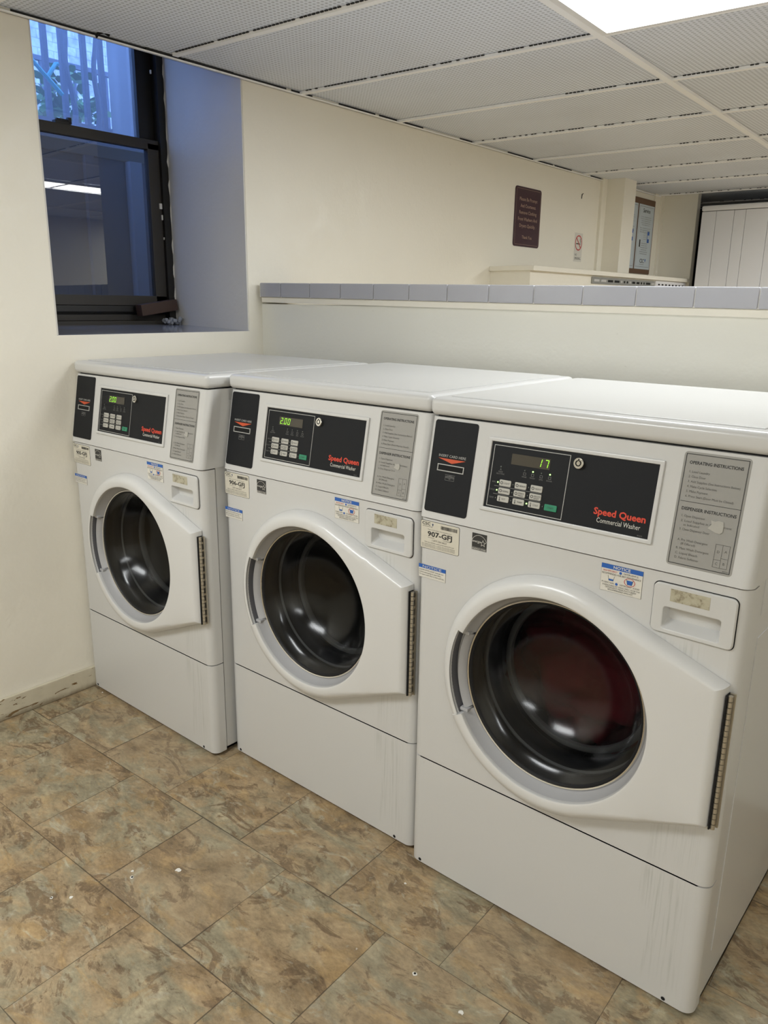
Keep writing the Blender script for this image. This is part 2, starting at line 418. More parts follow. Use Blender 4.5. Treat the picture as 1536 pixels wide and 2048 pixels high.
        for i in range(len(rings)-1):
            for k in range(n): fl.append((i*n+k, i*n+(k+1) % n, (i+1)*n+(k+1) % n, (i+1)*n+k))
        if cap: fl += [tuple(range(n-1, -1, -1)), tuple(range((len(rings)-1)*n, len(rings)*n))]
        return s.verts_faces(vl, fl, mname)
    def build(s, name, parent=None, smooth=35, recalc=False):
        if recalc: bmesh.ops.recalc_face_normals(s.bm, faces=s.bm.faces)
        me = bpy.data.meshes.new(name); s.bm.to_mesh(me); s.bm.free()
        for n_ in s.mats: me.materials.append(MATS[n_])
        if smooth:
            for p in me.polygons: p.use_smooth = True
            me.set_sharp_from_angle(angle=R(smooth))
        o = bpy.data.objects.new(name, me); COL.objects.link(o)
        if smooth and smooth < 90:
            w_ = o.modifiers.new('weighted_normal', 'WEIGHTED_NORMAL'); w_.keep_sharp = True; w_.weight = 80
        if parent: o.parent = parent
        return o
def empty(name, loc=(0, 0, 0), rz=0):
    o = bpy.data.objects.new(name, None); COL.objects.link(o); o.location = loc; o.rotation_euler = (0, 0, rz); o.empty_display_size = 0.05
    return o
def tag(o, label, cat, group=None):
    o['label'] = label; o['category'] = cat
    if group: o['group'] = group
    return o
def struct(o, label=None, cat=None):
    o['kind'] = 'structure'
    if label: o['label'] = label
    if cat: o['category'] = cat
    return o

# ================================================================== STRUCTURE
ZC = 2.078
XR, YF, YB = 4.3, -3.4, 5.4
WY0, WY1, WZ, WTOP, WD = -0.052, 0.720, 1.200, 2.46, -0.46
b = MB('floor_vinyl'); b.verts_faces([(-0.6, YF-.1, 0), (XR+.1, YF-.1, 0), (XR+.1, YB+.1, 0), (-0.6, YB+.1, 0)], [(0, 1, 2, 3)])
struct(b.build('floor', smooth=0), 'worn brown slate-look vinyl tile floor', 'floor')

# left wall: a thick masonry wall with the window opening cut through it
b = MB('cream')
T0 = -0.62
b.box(T0, YF, 0, 0, WY0, 2.6, bev=0)                # near side
b.box(T0, WY1, 0, 0, YB, 2.6)                       # far side
b.box(T0, WY0, 0, 0, WY1, WZ-0.001)                 # below the sill
b.box(T0, WY0, WTOP, 0, WY1, 2.6)                   # above the window
struct(b.build('wall_left', smooth=0), 'cream glossy painted left wall with deep window opening', 'wall')
b = MB('reveal_grey')  # reveal sides coloured greyer and darker than the wall face
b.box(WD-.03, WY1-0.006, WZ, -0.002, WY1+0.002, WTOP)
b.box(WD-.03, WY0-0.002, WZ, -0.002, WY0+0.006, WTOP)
struct(b.build('trim_1', smooth=0), 'sides of the window opening, greyer than the wall', 'window reveal')
b = MB('sill_tile'); b.verts_faces([(-.001, WY0, WZ), (-.001, WY1, WZ), (WD-.02, WY1, WZ+.013), (WD-.02, WY0, WZ+.013), (-.001, WY0, WZ-.002), (-.001, WY1, WZ-.002)], [(0, 1, 2, 3), (0, 4, 5, 1)])
struct(b.build('trim_2', smooth=0), 'blue-grey stone window sill', 'window sill')
# other walls
b = MB('cream'); b.box(XR, YF, 0, XR+.1, YB, 2.6); struct(b.build('wall_right', smooth=0), 'cream wall on the right behind the camera side', 'wall')
b = MB('cream'); b.box(-.6, YF-.1, 0, XR+.1, YF, 2.6); struct(b.build('wall_front', smooth=0), 'cream wall behind the camera', 'wall')
b = MB('unlit_gap_wall'); b.box(-.6, YB, 0, XR+.1, YB+.1, 2.6); struct(b.build('wall_back', smooth=0), 'wall behind the dryers, coloured dark for the unlit gap', 'wall')  # dark colour stands in for the unlit space behind the dryers

# baseboard
b = MB('baseboard_paint'); b.box(0, YF, 0.0, 0.013, 0.70, 0.074, bev=0.004)
struct(b.build('baseboard_left'), 'chipped cream baseboard at the foot of the left wall', 'baseboard')

# half wall behind the washers with its tiled cap
YH = 0.786; CT = Matrix.Translation((0, 0, 0.010)) @ Matrix.Rotation(0.0105, 4, 'Y')
b = MB('cream_cool'); b.box(0.0, YH, 0, 4.2, YH+0.14, 1.300)
struct(b.build('wall_half', smooth=0), 'low cream partition wall behind the washers', 'half wall')
b = MB('cream', M=CT); b.box(0.0, YH-0.014, 1.296, 4.2, YH+0.15, 1.316, bev=0.003)
struct(b.build('trim_3'), 'cream wooden strip under the tiled cap', 'trim')
b = MB('cap_tile', 'grout', M=CT)
b.box(0.0, YH-0.022, 1.316, 4.2, YH+0.162, 1.364, 'grout')
xs = [0.004, 0.120] + [0.120+0.1525*(i+1) for i in range(26)]
for i in range(len(xs)-1):
    if xs[i+1] > 4.2: break
    b.box(xs[i]+.0012, YH-0.026, 1.3165, xs[i+1]-.0012, YH+0.06, 1.3675, 'cap_tile', bev=0.003)
    b.box(xs[i]+.0012, YH+0.0625, 1.3165, xs[i+1]-.0012, YH+0.166, 1.3675, 'cap_tile', bev=0.003)
struct(b.build('trim_4'), 'row of grey-lilac glazed tiles capping the partition', 'tiled cap')

# ceiling: tiles, tees, wall angle (the grid sits a couple of degrees off the wall)
GS = 0.587; SL = 0.055
def gx(y, k=0): return 1.205-0.035*(y-0.73) + k*1.19
def gy(x, i): return 0.42 + GS*i + SL*x
gm = Matrix.Rotation(math.atan(SL), 4, 'Z')
b = MB('ceiling_tile')
b.verts_faces([(0.0, YF, 0), (XR, YF, 0), (XR, YB, 0), (0, YB, 0)], [(0, 3, 2, 1)])
o = b.build('ceiling', smooth=0); o.location = (0, 0, ZC+0.004)
struct(o, 'suspended ceiling of pale grey egg-crate panels', 'ceiling')
b = MB('seam'); rg = random.Random(11); yy = -.1
b.box(-.0005, WY0-.01, ZC-.003, .0008, WY1+.01, ZC+.004)
while yy < 3.6:
    ll = rg.uniform(.10, .35); hh_ = (.016 if .15 < yy < .6 else rg.choice((.0, .004, .008, .003)))
    if hh_: b.box(.0, yy, ZC-.003, .0062 if .15 < yy < .6 else .0012, yy+ll*.9, ZC+.004)
    yy += ll
for i in range(-1, 9):
    for k in range(0, 2):
        x = max(0.02, gx(gy(gx(0, k-1), i), k-1)) if k == 0 else gx(gy(gx(0, 0), i), 0)
        x1_ = gx(gy(gx(0, 0), i), 0) if k == 0 else x+1.1
        xs0 = x+.75 if (k == 0 and i in (2, 4)) else x
        xx = xs0+.02
        while xx < x1_-.03:
            if rg.random() < (.9 if i < 3 else .45): b.box(xx, gy(xx, i)-.0145, ZC+.0005, xx+.0105, gy(xx, i)-.0100, ZC+.0035)
            xx += .0155
struct(b.build('trim_8', smooth=0), 'dark gaps along the edges of the ceiling panels', 'ceiling gaps')
b = MB('plenum'); b.box(-.62, YF, 2.6, XR+.1, YB, 2.7); struct(b.build('ceiling_slab', smooth=0), 'concrete slab above the suspended ceiling', 'ceiling slab')
b = MB('tee_white')
for i in range(-6, 9):
    for k in range(-1, 3):
        x0, x1 = max(0.0, gx(gy(gx(0, k), i), k)), min(XR, gx(gy(gx(0, k+1), i), k+1))
        if x1 <= x0: continue
        sh = 0.0 if k < 1 else 0.0
        w = 0.0105
        y0, y1 = gy(x0, i), gy(x1, i)
        b.verts_faces([(x0, y0-w, ZC-.006), (x1, y1-w, ZC-.006), (x1, y1+w, ZC-.006), (x0, y0+w, ZC-.006),
                       (x0, y0-w, ZC+.003), (x1, y1-w, ZC+.003), (x1, y1+w, ZC+.003), (x0, y0+w, ZC+.003)],
                      [(0, 1, 2, 3), (0, 4, 5, 1), (3, 2, 6, 7), (0, 3, 7, 4), (1, 5, 6, 2)])
for k in range(0, 3):
    w = 0.013
    x0, x1 = gx(YF, k), gx(YB, k)
    b.verts_faces([(x0-w, YF, ZC-.008), (x0+w, YF, ZC-.008), (x1+w, YB, ZC-.008), (x1-w, YB, ZC-.008),
                   (x0-w, YF, ZC+.003), (x0+w, YF, ZC+.003), (x1+w, YB, ZC+.003), (x1-w, YB, ZC+.003)],
                  [(3, 2, 1, 0), (0, 1, 5, 4), (1, 2, 6, 5), (3, 0, 4, 7)])
struct(b.build('trim_5', smooth=0), 'white metal tee bars of the suspended ceiling', 'ceiling grid')
b = MB('tee_white')
b.box(0.0, YF, ZC-.010, 0.003, YB, ZC-.003); b.box(0.0, YF, ZC-.010, 0.013, YB, ZC-.006)
struct(b.build('trim_6', smooth=0), 'white wall angle along the ceiling edge', 'ceiling trim')

def ceiling_light(pts, label, name='ceiling_light', lit='panel_lit'):
    """pts: four corners (x,y) counter-clockwise seen from above"""
    cxm = sum(p[0] for p in pts)/4; cym = sum(p[1] for p in pts)/4
    t = tag(empty(name, (cxm, cym, ZC)), label, 'ceiling light')
    P = [Vector((p[0]-cxm, p[1]-cym, 0)) for p in pts]
    def ins(d):
        out = []
        for p in P:
            out.append(Vector((p.x-math.copysign(d, p.x), p.y-math.copysign(d, p.y), 0)))
        return out
    f = MB('fixture_white'); A, B = ins(0.0), ins(0.024)
    vl = [(*p.xy, -.010) for p in A] + [(*p.xy, -.013) for p in B] + [(*p.xy, -.003) for p in B] + [(*p.xy, 0.003) for p in A]
    fl = []
    for k in range(4):
        k2 = (k+1) % 4
        fl += [(k, k2, 4+k2, 4+k), (4+k, 4+k2, 8+k2, 8+k), (k2, k, 12+k, 12+k2)]
    f.verts_faces(vl, fl); f.build('frame', t, smooth=0)
    d = MB(lit); d.verts_faces([(*p.xy, -.004) for p in B], [(3, 2, 1, 0)]); d.build('diffuser', t, smooth=0)
    return t
y0, y1 = 0, 1
ceiling_light([(gx(gy(1.2, 0))+.013, gy(1.2, 0)+.0125), (gx(gy(2.4, 0), 1)-.013, gy(2.4, 0)+.0125), (gx(gy(2.4, 1), 1)-.013, gy(2.4, 1)-.0125), (gx(gy(1.2, 1))+.013, gy(1.2, 1)-.0125)],
              'bright rectangular ceiling light panel at the top right above the washers', lit='panel_dim')
ceiling_light([(2.0, 1.45), (2.36, 1.45), (2.36, 2.65), (2.0, 2.65)], 'ceiling light behind the partition seen reflected in the lower window pane')
def panel(x0, y0, where):  # unseen panels added as fill for the walls, ceiling and washer fronts
    ceiling_light([(x0, y0), (x0+1.15, y0+.05), (x0+1.15, y0+.60), (x0, y0+.55)], 'added fill light panel '+where+', out of the picture')
panel(3.05, 3.60, 'far to the right beyond the partition')
panel(2.90, -2.60, 'on the right behind the camera')
panel(0.30, -1.85, 'at the near left end of the room')
panel(1.75, 3.30, 'near the dryers')

# ================================================================== WINDOW
win = struct(empty('window_1', (0, 0, 0)), 'dark framed sash window in the deep opening', 'window')
PX = -0.48
b = MB('black_frame', 'black_frame_worn')
b.box(PX-.07, 0.684, 1.215, PX+.02, 0.722, WTOP)                     # right jamb
b.box(PX-.07, WY0-.002, 1.215, PX+.02, WY0+.04, WTOP)                # left jamb
b.box(PX-.07, WY0, WTOP-.06, PX+.02, 0.722, WTOP)
b.box(PX-.07, WY0, 1.200, PX+.005, 0.722, 1.228, 'black_frame_worn', bev=.003)    # sill member
b.box(PX-.05, WY0, 1.228, PX-.012, 0.70, 1.252, 'black_frame_worn', bev=.003)
b.box(PX-.06, WY0, 1.25, PX-.035, 0.70, 1.30, 'black_frame')
b.build('window_frame', win)
b = MB('black_frame')                                               # upper sash (outer)
b.box(PX-.055, 0.617, 1.90, PX-.02, 0.70, WTOP-.04); b.box(PX-.055, WY0+.02, 1.90, PX-.02, WY0+.07, WTOP-.04)
b.box(PX-.055, WY0+.04, 2.36, PX-.02, 0.62, WTOP-.04)
b.build('upper_sash', win)
b = MB('black_frame_worn')                                          # lower sash (inner)
b.box(PX-.02, WY0+.03, 1.877, PX+.008, 0.683, 1.913, bev=.002)
b.box(PX-.02, WY0+.03, 1.287, PX+.008, 0.683, 1.325, bev=.002)
b.box(PX-.02, 0.632, 1.30, PX+.008, 0.683, 1.90, bev=.002)
b.box(PX-.02, WY0+.03, 1.30, PX+.008, WY0+.08, 1.90, bev=.002)
b.box(PX-.02, WY0+.03, 1.262, PX+.004, 0.683, 1.286, 'black_frame', bev=.002)
b.build('lower_sash', win)
b = MB('black_frame'); b.box(PX-.02, 0.262, 1.913, PX+.004, 0.322, 1.924, bev=.002); b.box(PX-.012, 0.27, 1.922, PX, 0.312, 1.931, bev=.002)
b.box(PX-.012, 0.312, 1.915, PX+.004, 0.325, 1.938, bev=.002); b.build('sash_lock', win)
b = MB('pane_clear'); b.verts_faces([(PX-.038, WY0+.06, 1.90), (PX-.038, 0.62, 1.90), (PX-.038, 0.62, 2.40), (PX-.038, WY0+.06, 2.40)], [(0, 1, 2, 3)]); b.build('upper_pane', win, smooth=0)
b = MB('pane_screened'); b.verts_faces([(PX-.006, WY0+.07, 1.32), (PX-.006, 0.636, 1.32), (PX-.006, 0.636, 1.88), (PX-.006, WY0+.07, 1.88)], [(0, 1, 2, 3)]); b.build('lower_pane', win, smooth=0)
b = MB('chip_white')
for (yy, zz, w, h) in ((0.676, 1.672, .012, .022), (0.680, 1.63, .006, .02), (0.683, 1.55, .004, .01), (0.665, 2.155, .006, .014)):
    b.box(PX+.006, yy-w/2, zz-h/2, PX+.013, yy+w/2, zz+h/2, bev=.002)
o = b.build('paint_flakes', win)
b = MB('chip_white')
pts = []
for k in range(36):
    z = 1.24+k*(2.24-1.24)/35; pts.append((PX+.022, 0.716+0.003*math.sin(k*1.7)+0.002*math.sin(k*4.1), z))
b.tube(pts, 0.0035, n=6); b.build('caulk_line', win)

# block of wood wedged on the sill
b = MB('wood_dark', M=Matrix.Translation((-0.445, 0.61, 1.277)) @ Matrix.Rotation(R(8), 4, 'X'))
b.box(-.02, -.082, -.020, .022, .090, .024, bev=.003)
tag(b.build('wood_block'), 'brown wood block wedged in the bottom right corner of the window', 'wood block')
b = MB('concrete')
for k in range(26):
    a = random.random()
    r = random.uniform(.004, .012); c = Vector((-0.425+random.uniform(-.02, .03), 0.675+random.uniform(-.045, .03), WZ+.012+r*.6+random.uniform(0, .015)))
    bb = bmesh.new(); bmesh.ops.create_icosphere(bb, subdivisions=1, radius=r)
    for v in bb.verts: v.co = v.co*random.uniform(.6, 1.25) + c
    b.merge(bb)
tag(b.build('plaster_rubble', smooth=0), 'crumbled plaster under the wood block at the sill corner', 'rubble')

# ---------------------------------------------------------------- outside
b = MB('concrete_dark', 'concrete', 'concrete_brown'); b.box(-1.02, -1.5, 0.8, -0.94, 3.0, 1.90); b.box(-1.02, -1.5, 0.7, -0.62, 3.0, 0.82)
b.box(-1.06, -1.5, 1.90, -0.93, 3.0, 1.952, 'concrete_brown', bev=.004); b.box(-1.25, -1.5, 1.93, -1.02, 3.0, 2.03, 'concrete')
b.box(-.94, .825, .82, -.90, .885, 1.90, 'concrete'); b.box(-.94, .62, .82, -.915, .66, 1.90, 'concrete_dark')
struct(b.build('wall_areaway', smooth=0), 'concrete retaining wall outside the window', 'retaining wall')
b = MB('soil'); b.box(-6, -3, 1.9, -1.25, 8, 2.02); struct(b.build('ground', smooth=0), 'dark planted ground outside the window', 'ground')
b = MB('stone_outside'); b.box(-3.75, -3, 2.0, -3.55, 8, 7.5); struct(b.build('wall_outside', smooth=0), 'pale stone building wall across the yard', 'wall')
b = MB('concrete'); b.box(-1.32, 1.005, 1.9, -1.15, 1.19, 3.2, bev=.01); b.box(-1.35, 1.04, 1.9, -1.19, 1.11, 3.3, bev=.01)
tag(b.build('gate_post'), 'pale blue-grey concrete post at the right end of the iron fence', 'post')
fen = tag(empty('iron_fence', (-1.25, 0.6, 2.035)), 'dark iron bar fence outside the upper window pane', 'fence')
for yy in (-.02, .10, .22, .34, .46, .58, .66, .74, .845, .93):
    q = MB('iron'); q.box(-.011, yy-.6-.012, 0, .011, yy-.6+.012, 1.1, bev=.002); q.build('bar', fen)
for (za, zb) in ((1.08, 1.11), (.03, .055)):
    q = MB('iron'); q.box(-.015, -1.0, za, .015, 0.36, zb); q.build('rail', fen)
fen = tag(empty('iron_railing', (-2.3, 1.3, 2.02)), 'low railing further back behind the leaves outside the window', 'railing')
for k in range(26):
    q = MB('iron'); q.box(-.008, -1.0+k*.068, 0, .008, -1.0+k*.068+.014, .60); q.build('bar', fen)
q = MB('iron'); q.box(-.012, -1.0, .585, .012, .75, .61); q.build('rail', fen)
b = MB('iron')
for (yy, tilt) in ((0.705, -.03), (0.815, .02)):
    pts = [(-1.12, yy+tilt*k*.12+0.01*math.sin(k*1.3), 2.035+k*.07) for k in range(14)]
    b.tube(pts, [.013-.0005*k for k in range(14)], n=7)
tag(b.build('vine_stems'), 'dark bare climbing stems outside the upper pane', 'vine')
def leaf_cloud(name, n, box, size, mname, label, cat):
    b = MB(mname)
    for k in range(n):
        c = Vector([random.uniform(box[i], box[i+3]) for i in range(3)]); s_ = size*random.uniform(.6, 1.3)
        rot = Matrix.Rotation(random.uniform(0, 6.28), 4, 'Z') @ Matrix.Rotation(random.uniform(-1.0, 1.0), 4, 'X') @ Matrix.Rotation(random.uniform(-.8, .8), 4, 'Y')
        P = [(0, 0, 0), (.5, .35, .05), (.55, .9, 0.0), (0, 1.3, -.1), (-.55, .9, 0), (-.5, .35, .05)]
        b.verts_faces([tuple(c + rot @ (Vector(p)*s_)) for p in P], [(0, 1, 2, 3), (0, 3, 4, 5)])
    o = b.build(name); tag(o, label, cat); o['kind'] = 'stuff'; return o
leaf_cloud('ivy_leaves', 1700, (-2.15, -.3, 2.05, -1.70, 1.3, 2.33), 0.030, 'leaf', 'low ivy leaves covering the ground outside the window', 'ivy')
leaf_cloud('shrub_leaves', 130, (-1.64, 0.70, 2.16, -1.40, 1.04, 2.36), 0.042, 'leaf', 'bright green shrub leaves behind the iron fence', 'shrub')
b = MB('hose')
b.tube([(-1.1, .40, 2.34), (-1.1, .50, 2.29), (-1.1, .56, 2.235), (-1.1, .60, 2.20), (-1.1, .645, 2.16)], .009, n=8)
b.tube([(-1.11, .585, 2.215), (-1.11, .61, 2.25), (-1.12, .635, 2.28), (-1.13, .65, 2.285)], .009, n=8)
tag(b.build('garden_hose'), 'turquoise garden hose hanging outside the upper window pane', 'hose')

# ================================================================== WASHERS
W, H = 0.680, 1.122
Z1, Z2 = 0.869, 0.294
DCX, DCZ, DRI, DRO = 0.337, 0.5615, 0.209, 0.248
ca = math.cos(math.atan2(.039, .214)); sa = math.sin(math.atan2(.039, .214))
# console plane: local (x, n, z') -> n<0 comes out of the face; z' uses the height of the point
PM = Matrix(((1, 0, 0, 0), (0, ca, sa/ca, -.004-0.869*sa/ca), (0, -sa, 1.0, 0), (0, 0, 0, 1)))
SEG7 = {'0': 'abcdef', '1': 'bc', '2': 'abged', '7': 'abc', '.': ''}
def seven(b, ch, x, z, w, h, mname, y):
    t = w*.17; sh = 0.16
    def q(x0, z0, x1, z1):
        b.verts_faces([(x+x0+sh*z0, y, z+z0), (x+x1+sh*z0, y, z+z0), (x+x1+sh*z1, y, z+z1), (x+x0+sh*z1, y, z+z1)], [(0, 1, 2, 3)], mname)
    g_ = t*.35
    D = {'a': (g_+t*.4, h-t, w-g_-t*.4, h), 'd': (g_+t*.4, 0, w-g_-t*.4, t), 'g': (g_+t*.4, h/2-t/2, w-g_-t*.4, h/2+t/2),
         'b': (w-t, h/2+g_, w, h-g_), 'c': (w-t, g_, w, h/2-g_), 'f': (0, h/2+g_, t, h-g_), 'e': (0, g_, t, h/2-g_)}
    for k in SEG7[ch]: q(*D[k])

def ro(a):
    """door outline radius at angle a: circle plus the two hinge corners (convex hull)"""
    best = DRO
    for (px, pz) in ((0.667, 0.700), (0.667, 0.430)):
        dx, dz = px-DCX, pz-DCZ; d = math.hypot(dx, dz); base = math.atan2(dz, dx); al = math.acos(DRO/d)
        for sgn in ((1,) if dz > 0 else (-1,)):
            ta = base+sgn*al
            T = (DRO*math.cos(ta), DRO*math.sin(ta))
            best = max(best, ray_seg(a, T, (dx, dz)))
    return max(best, ray_seg(a, (0.33, 0.1385), (0.33, -0.1315)))
def ray_seg(a, A, B):
    c_, s_ = math.cos(a), math.sin(a)
    ex, ez = B[0]-A[0], B[1]-A[1]; den = c_*ez-s_*ex
    if abs(den) < 1e-9: return 0
    t = (A[0]*ez-A[1]*ex)/den; u = (A[0]*s_-A[1]*c_)/den
    return t if t > 0 and -1e-6 <= u <= 1+1e-6 else 0

NOTCH0, NOTCH1 = R(155.5), R(207.5)
def door_mesh():
    angs = [2*math.pi*k/220 for k in range(220)]
    for (px, pz) in ((0.33, 0.1385), (0.33, -0.1315)):
        a = math.atan2(pz, px) % (2*math.pi); angs += [a-.03, a, a+.03]
    for a in (NOTCH0, NOTCH1): angs += [a-.002, a+.002]
    angs = sorted(set(angs)); vl = []; rows = None
    for a in angs:
        nt = NOTCH0 < a < NOTCH1
        ri = DRI+0.014 if nt else DRI
        o_ = ro(a); yf = -.030 if nt else -.032
        rr = 0.262                                             # faint raised ring around the window
        mid = [(ri, .012), (ri, yf+.006), (ri+.0018, yf+.0018), (ri+.006, yf)]
        if o_ > rr+.02: mid += [(min(rr, o_-.018)-.006, yf), (min(rr, o_-.018)+.002, yf+.0018 + .0005)]
        else: mid += [(o_-.026, yf), (o_-.024, yf+.0003)]
        e = 1.0
        mid += [(o_-.020, (mid[-1][1])), (o_-.012, mid[-1][1]+.003), (o_-.005, mid[-1][1]+.010), (o_-.0012, mid[-1][1]+.019), (o_, -.001)]
        for (r, y) in mid: vl.append((DCX+r*math.cos(a), y, DCZ+r*math.sin(a)))
        rows = len(mid)
    n = len(angs); fl = []
    for k in range(n):
        k2 = (k+1) % n
        for j in range(rows-1): fl.append((k*rows+j, k*rows+j+1, k2*rows+j+1, k2*rows+j))
    return vl, fl
DOOR = door_mesh()

def front_with_hole():
    """flat front panel with a round hole, built as a ring of quads"""
    x0, x1, z0, z1 = 0.022, 0.5415, Z2+.0015, Z1-.0015; hr = 0.2035
    N = 96; angs = [2*math.pi*k/N for k in range(N)]
    for (px, pz) in ((x1, z1), (x0, z1), (x0, z0), (x1, z0)): angs.append(math.atan2(pz-DCZ, px-DCX) % (2*math.pi))
    angs = sorted(set(angs)); vl = []; fl = []
    for a in angs:
        c_, s_ = math.cos(a), math.sin(a)
        t = min([v for v in (((x1-DCX)/c_ if c_ > 1e-9 else 9), ((x0-DCX)/c_ if c_ < -1e-9 else 9), ((z1-DCZ)/s_ if s_ > 1e-9 else 9), ((z0-DCZ)/s_ if s_ < -1e-9 else 9))])
        vl += [(DCX+hr*c_, .030, DCZ+hr*s_), (DCX+hr*c_, 0, DCZ+hr*s_), (DCX+t*c_, 0, DCZ+t*s_)]
    n = len(angs)
    for k in range(n):
        k2 = (k+1) % n
        fl += [(3*k, 3*k+1, 3*k2+1, 3*k2), (3*k+1, 3*k+2, 3*k2+2, 3*k2+1)]
    xr = W-.022
    for (a0, c0, a1, c1) in ((x1, z0, xr, .769), (x1, .809, xr, z1), (.640, .769, xr, .809)):
        k = len(vl); vl += [(a0, 0, c0), (a1, 0, c0), (a1, 0, c1), (a0, 0, c1)]; fl.append((k, k+1, k+2, k+3))
    return vl, fl, (x0, xr, z0, z1)
FRONT = front_with_hole()

def corner_shell(b, z0, z1, x0, x1, r=0.022, depth=0.042, mname=None):
    """rounded vertical corners of a wrapped sheet-metal front, plus hemmed top and bottom edges"""
    for sgn, xc in ((-1, x0), (1, x1)):
        prof = []
        for k in range(7):
            a = R(90*k/6); prof.append((xc+sgn*r*math.sin(a), r-r*math.cos(a)))
        prof.append((xc+sgn*r, depth)); prof.append((xc+sgn*(r-.006), depth))
        vl = [(p[0], p[1], z0) for p in prof] + [(p[0], p[1], z1) for p in prof]; n = len(prof)
        fl = [(k, k+1, n+k+1, n+k) if sgn > 0 else (k+1, k, n+k, n+k+1) for k in range(n-1)]
        fl += [tuple(range(n)), tuple(range(n, 2*n))]
        b.verts_faces(vl, fl, mname)
    for z in (z0, z1): b.verts_faces([(x0, 0, z), (x1, 0, z), (x1, .03, z), (x0, .03, z)], [(0, 1, 2, 3)], mname)

def washer(loc, rz, label, code, disp, lit, rough_sticker, red=False):
    t = tag(empty('washing_machine', loc, rz), label, 'washing machine', 'front-loading washers in the row')
    # --- cabinet
    b = MB('enamel', 'seam', 'black_hole')
    x0, x1, D = 0.0025, W-.0025, 0.675
    b.box(x0, .046, .012, x0+.003, D, 1.082); b.box(x1-.003, .046, .012, x1, D, 1.082)
    b.box(x0, D-.003, .012, x1, D, 1.082); b.box(x0, .046, .012, x1, D, .018, 'seam')
    b.box(x1-.001, .085, .10, x1+.0018, D-.05, .76, bev=.0016); b.box(x1-.001, .085, .80, x1+.0018, D-.05, 1.05, bev=.0016)
    b.box(x0-.0018, .085, .10, x0+.001, D-.05, 1.0, bev=.0016)
    b.box(.012, .034, Z2-.004, W-.012, .036, Z2+.004, 'seam')            # dark behind the seams
    b.box(.008, .012, Z1-.004, W-.008, .030, Z1+.004, 'seam'); b.box(.012, .044, 1.075, W-.012, .060, 1.086, 'seam')
    b.build('cabinet', t)
    for (fx, fy) in ((.05, .07), (W-.05, .07), (.05, D-.05), (W-.05, D-.05)):
        q = MB('rubber'); q.cyl((fx, fy, .006), .018, .012, 'z', n=16); q.build('foot', t)
    # --- lid
    b = MB('enamel')
    b.box(-.001, .028, 1.0845, W+.001, .682, H, bev=.013, seg=4)
    bb = bmesh.new()
    b.box(.030, .062, H-.0005, W-.030, .655, H+.0022, bev=.0021, seg=2)
    b.build('lid', t)
    # --- console
    b = MB('enamel')
    pr = [(-.004, Z1+.0015), (.0342, 1.0815), (.10, 1.0815), (.10, Z1+.0015)]
    bb = bmesh.new()
    A = [bb.verts.new((0, p[0], p[1])) for p in pr]; B = [bb.verts.new((W, p[0], p[1])) for p in pr]
    bb.faces.new(A); bb.faces.new(list(reversed(B)))
    for k in range(4): bb.faces.new((A[(k+1) % 4], A[k], B[k], B[(k+1) % 4]))
    bmesh.ops.recalc_face_normals(bb, faces=bb.faces)
    es = [e for e in bb.edges if {v.co.y for v in e.verts} == {A[0].co.y, A[1].co.y} and abs(e.verts[0].co.x-e.verts[1].co.x) < 1e-6]
    bmesh.ops.bevel(bb, geom=es, offset=.018, segments=5, affect='EDGES', profile=.5)
    b.merge(bb); b.build('console', t)
    # card reader
    E_ = -.0004
    b = MB('black_face', 'line_grey', 'orange', 'ink_dim', M=PM)
    b.rrect(.015, .885, .1225, 1.076, .006, -.0016, .001, 'black_face')
    y = -.0022
    b.verts_faces([(.0345, y, .9985), (.070, y, .9895), (.1035, y, .9985)], [(0, 1, 2)], 'orange')
    b.text('INSERT CARD HERE', .069, 1.0015, .0052, 'line_grey', y, width=.068, align='C')
    for k in range(3): b.quad(.057+.0008*k, .9655-.003*k, .082-.0008*k, .9663-.003*k, y, 'ink_dim')
    b.frame(.058, .9545, .081, .962, .0006, y, 'ink_dim'); b.text('CARD', .0695, .963, .003, 'ink_dim', y, align='C')
    b.text('IN', .0695, .9565, .003, 'ink_dim', y, align='C')
    cr_ = b.build('card_reader', t, smooth=30)
    b = MB('line_grey', 'black_hole', M=PM)
    for (a0, c0, a1, c1) in ((.0355, .9722, .1020, .9740), (.0355, .9848, .1020, .9866), (.0355, .9740, .0373, .9848), (.1002, .9740, .1020, .9848)):
        b.box(a0, -.0034, c0, a1, -.0014, c1, 'line_grey')
    b.quad(.0373, .9740, .1002, .9848, -.0019, 'black_hole'); b.build('card_slot', cr_, smooth=0)
    # control face
    b = MB('enamel', M=PM)
    for (a0, c0, a1, c1) in ((.1515, .9105, .5075, .9185), (.1515, 1.0475, .5075, 1.0555), (.1515, .9145, .1605, 1.0515), (.4995, .9145, .5075, 1.0515)):
        b.box(a0, -.005, c0, a1, .001, c1, 'enamel', bev=.002)
    b.build('control_bezel', t)
    b = MB('black_face', 'line_grey', 'brand_red', 'ink_white', 'ink_dim', M=PM)
    b.box(.160, -.0022, .918, .500, .001, 1.048, 'black_face')
    y = -.0027
    b.frame(.1665, .9215, .3325, 1.0420, .0013, y, 'line_grey')
    b.text('Speed Queen', .3935, .9450, .0118, 'brand_red', y, width=.0975, off=.030)
    b.text('Commercial Washer', .4015, .9310, .0088, 'ink_white', y, width=.082)
    b.text('803229', .480, .9205, .0022, 'ink_dim', y)
    for (xx, s1, s2) in ((.2420, 'RINSE', ''), (.2595, 'WASH', ''), (.2780, 'SPIN', ''), (.2960, 'DOOR', '')):
        b.frame(xx-.003, .9915, xx+.003, .9965, .0007, y, 'ink_dim'); b.text(s1, xx, .9870, .0028, 'ink_dim', y, align='C')
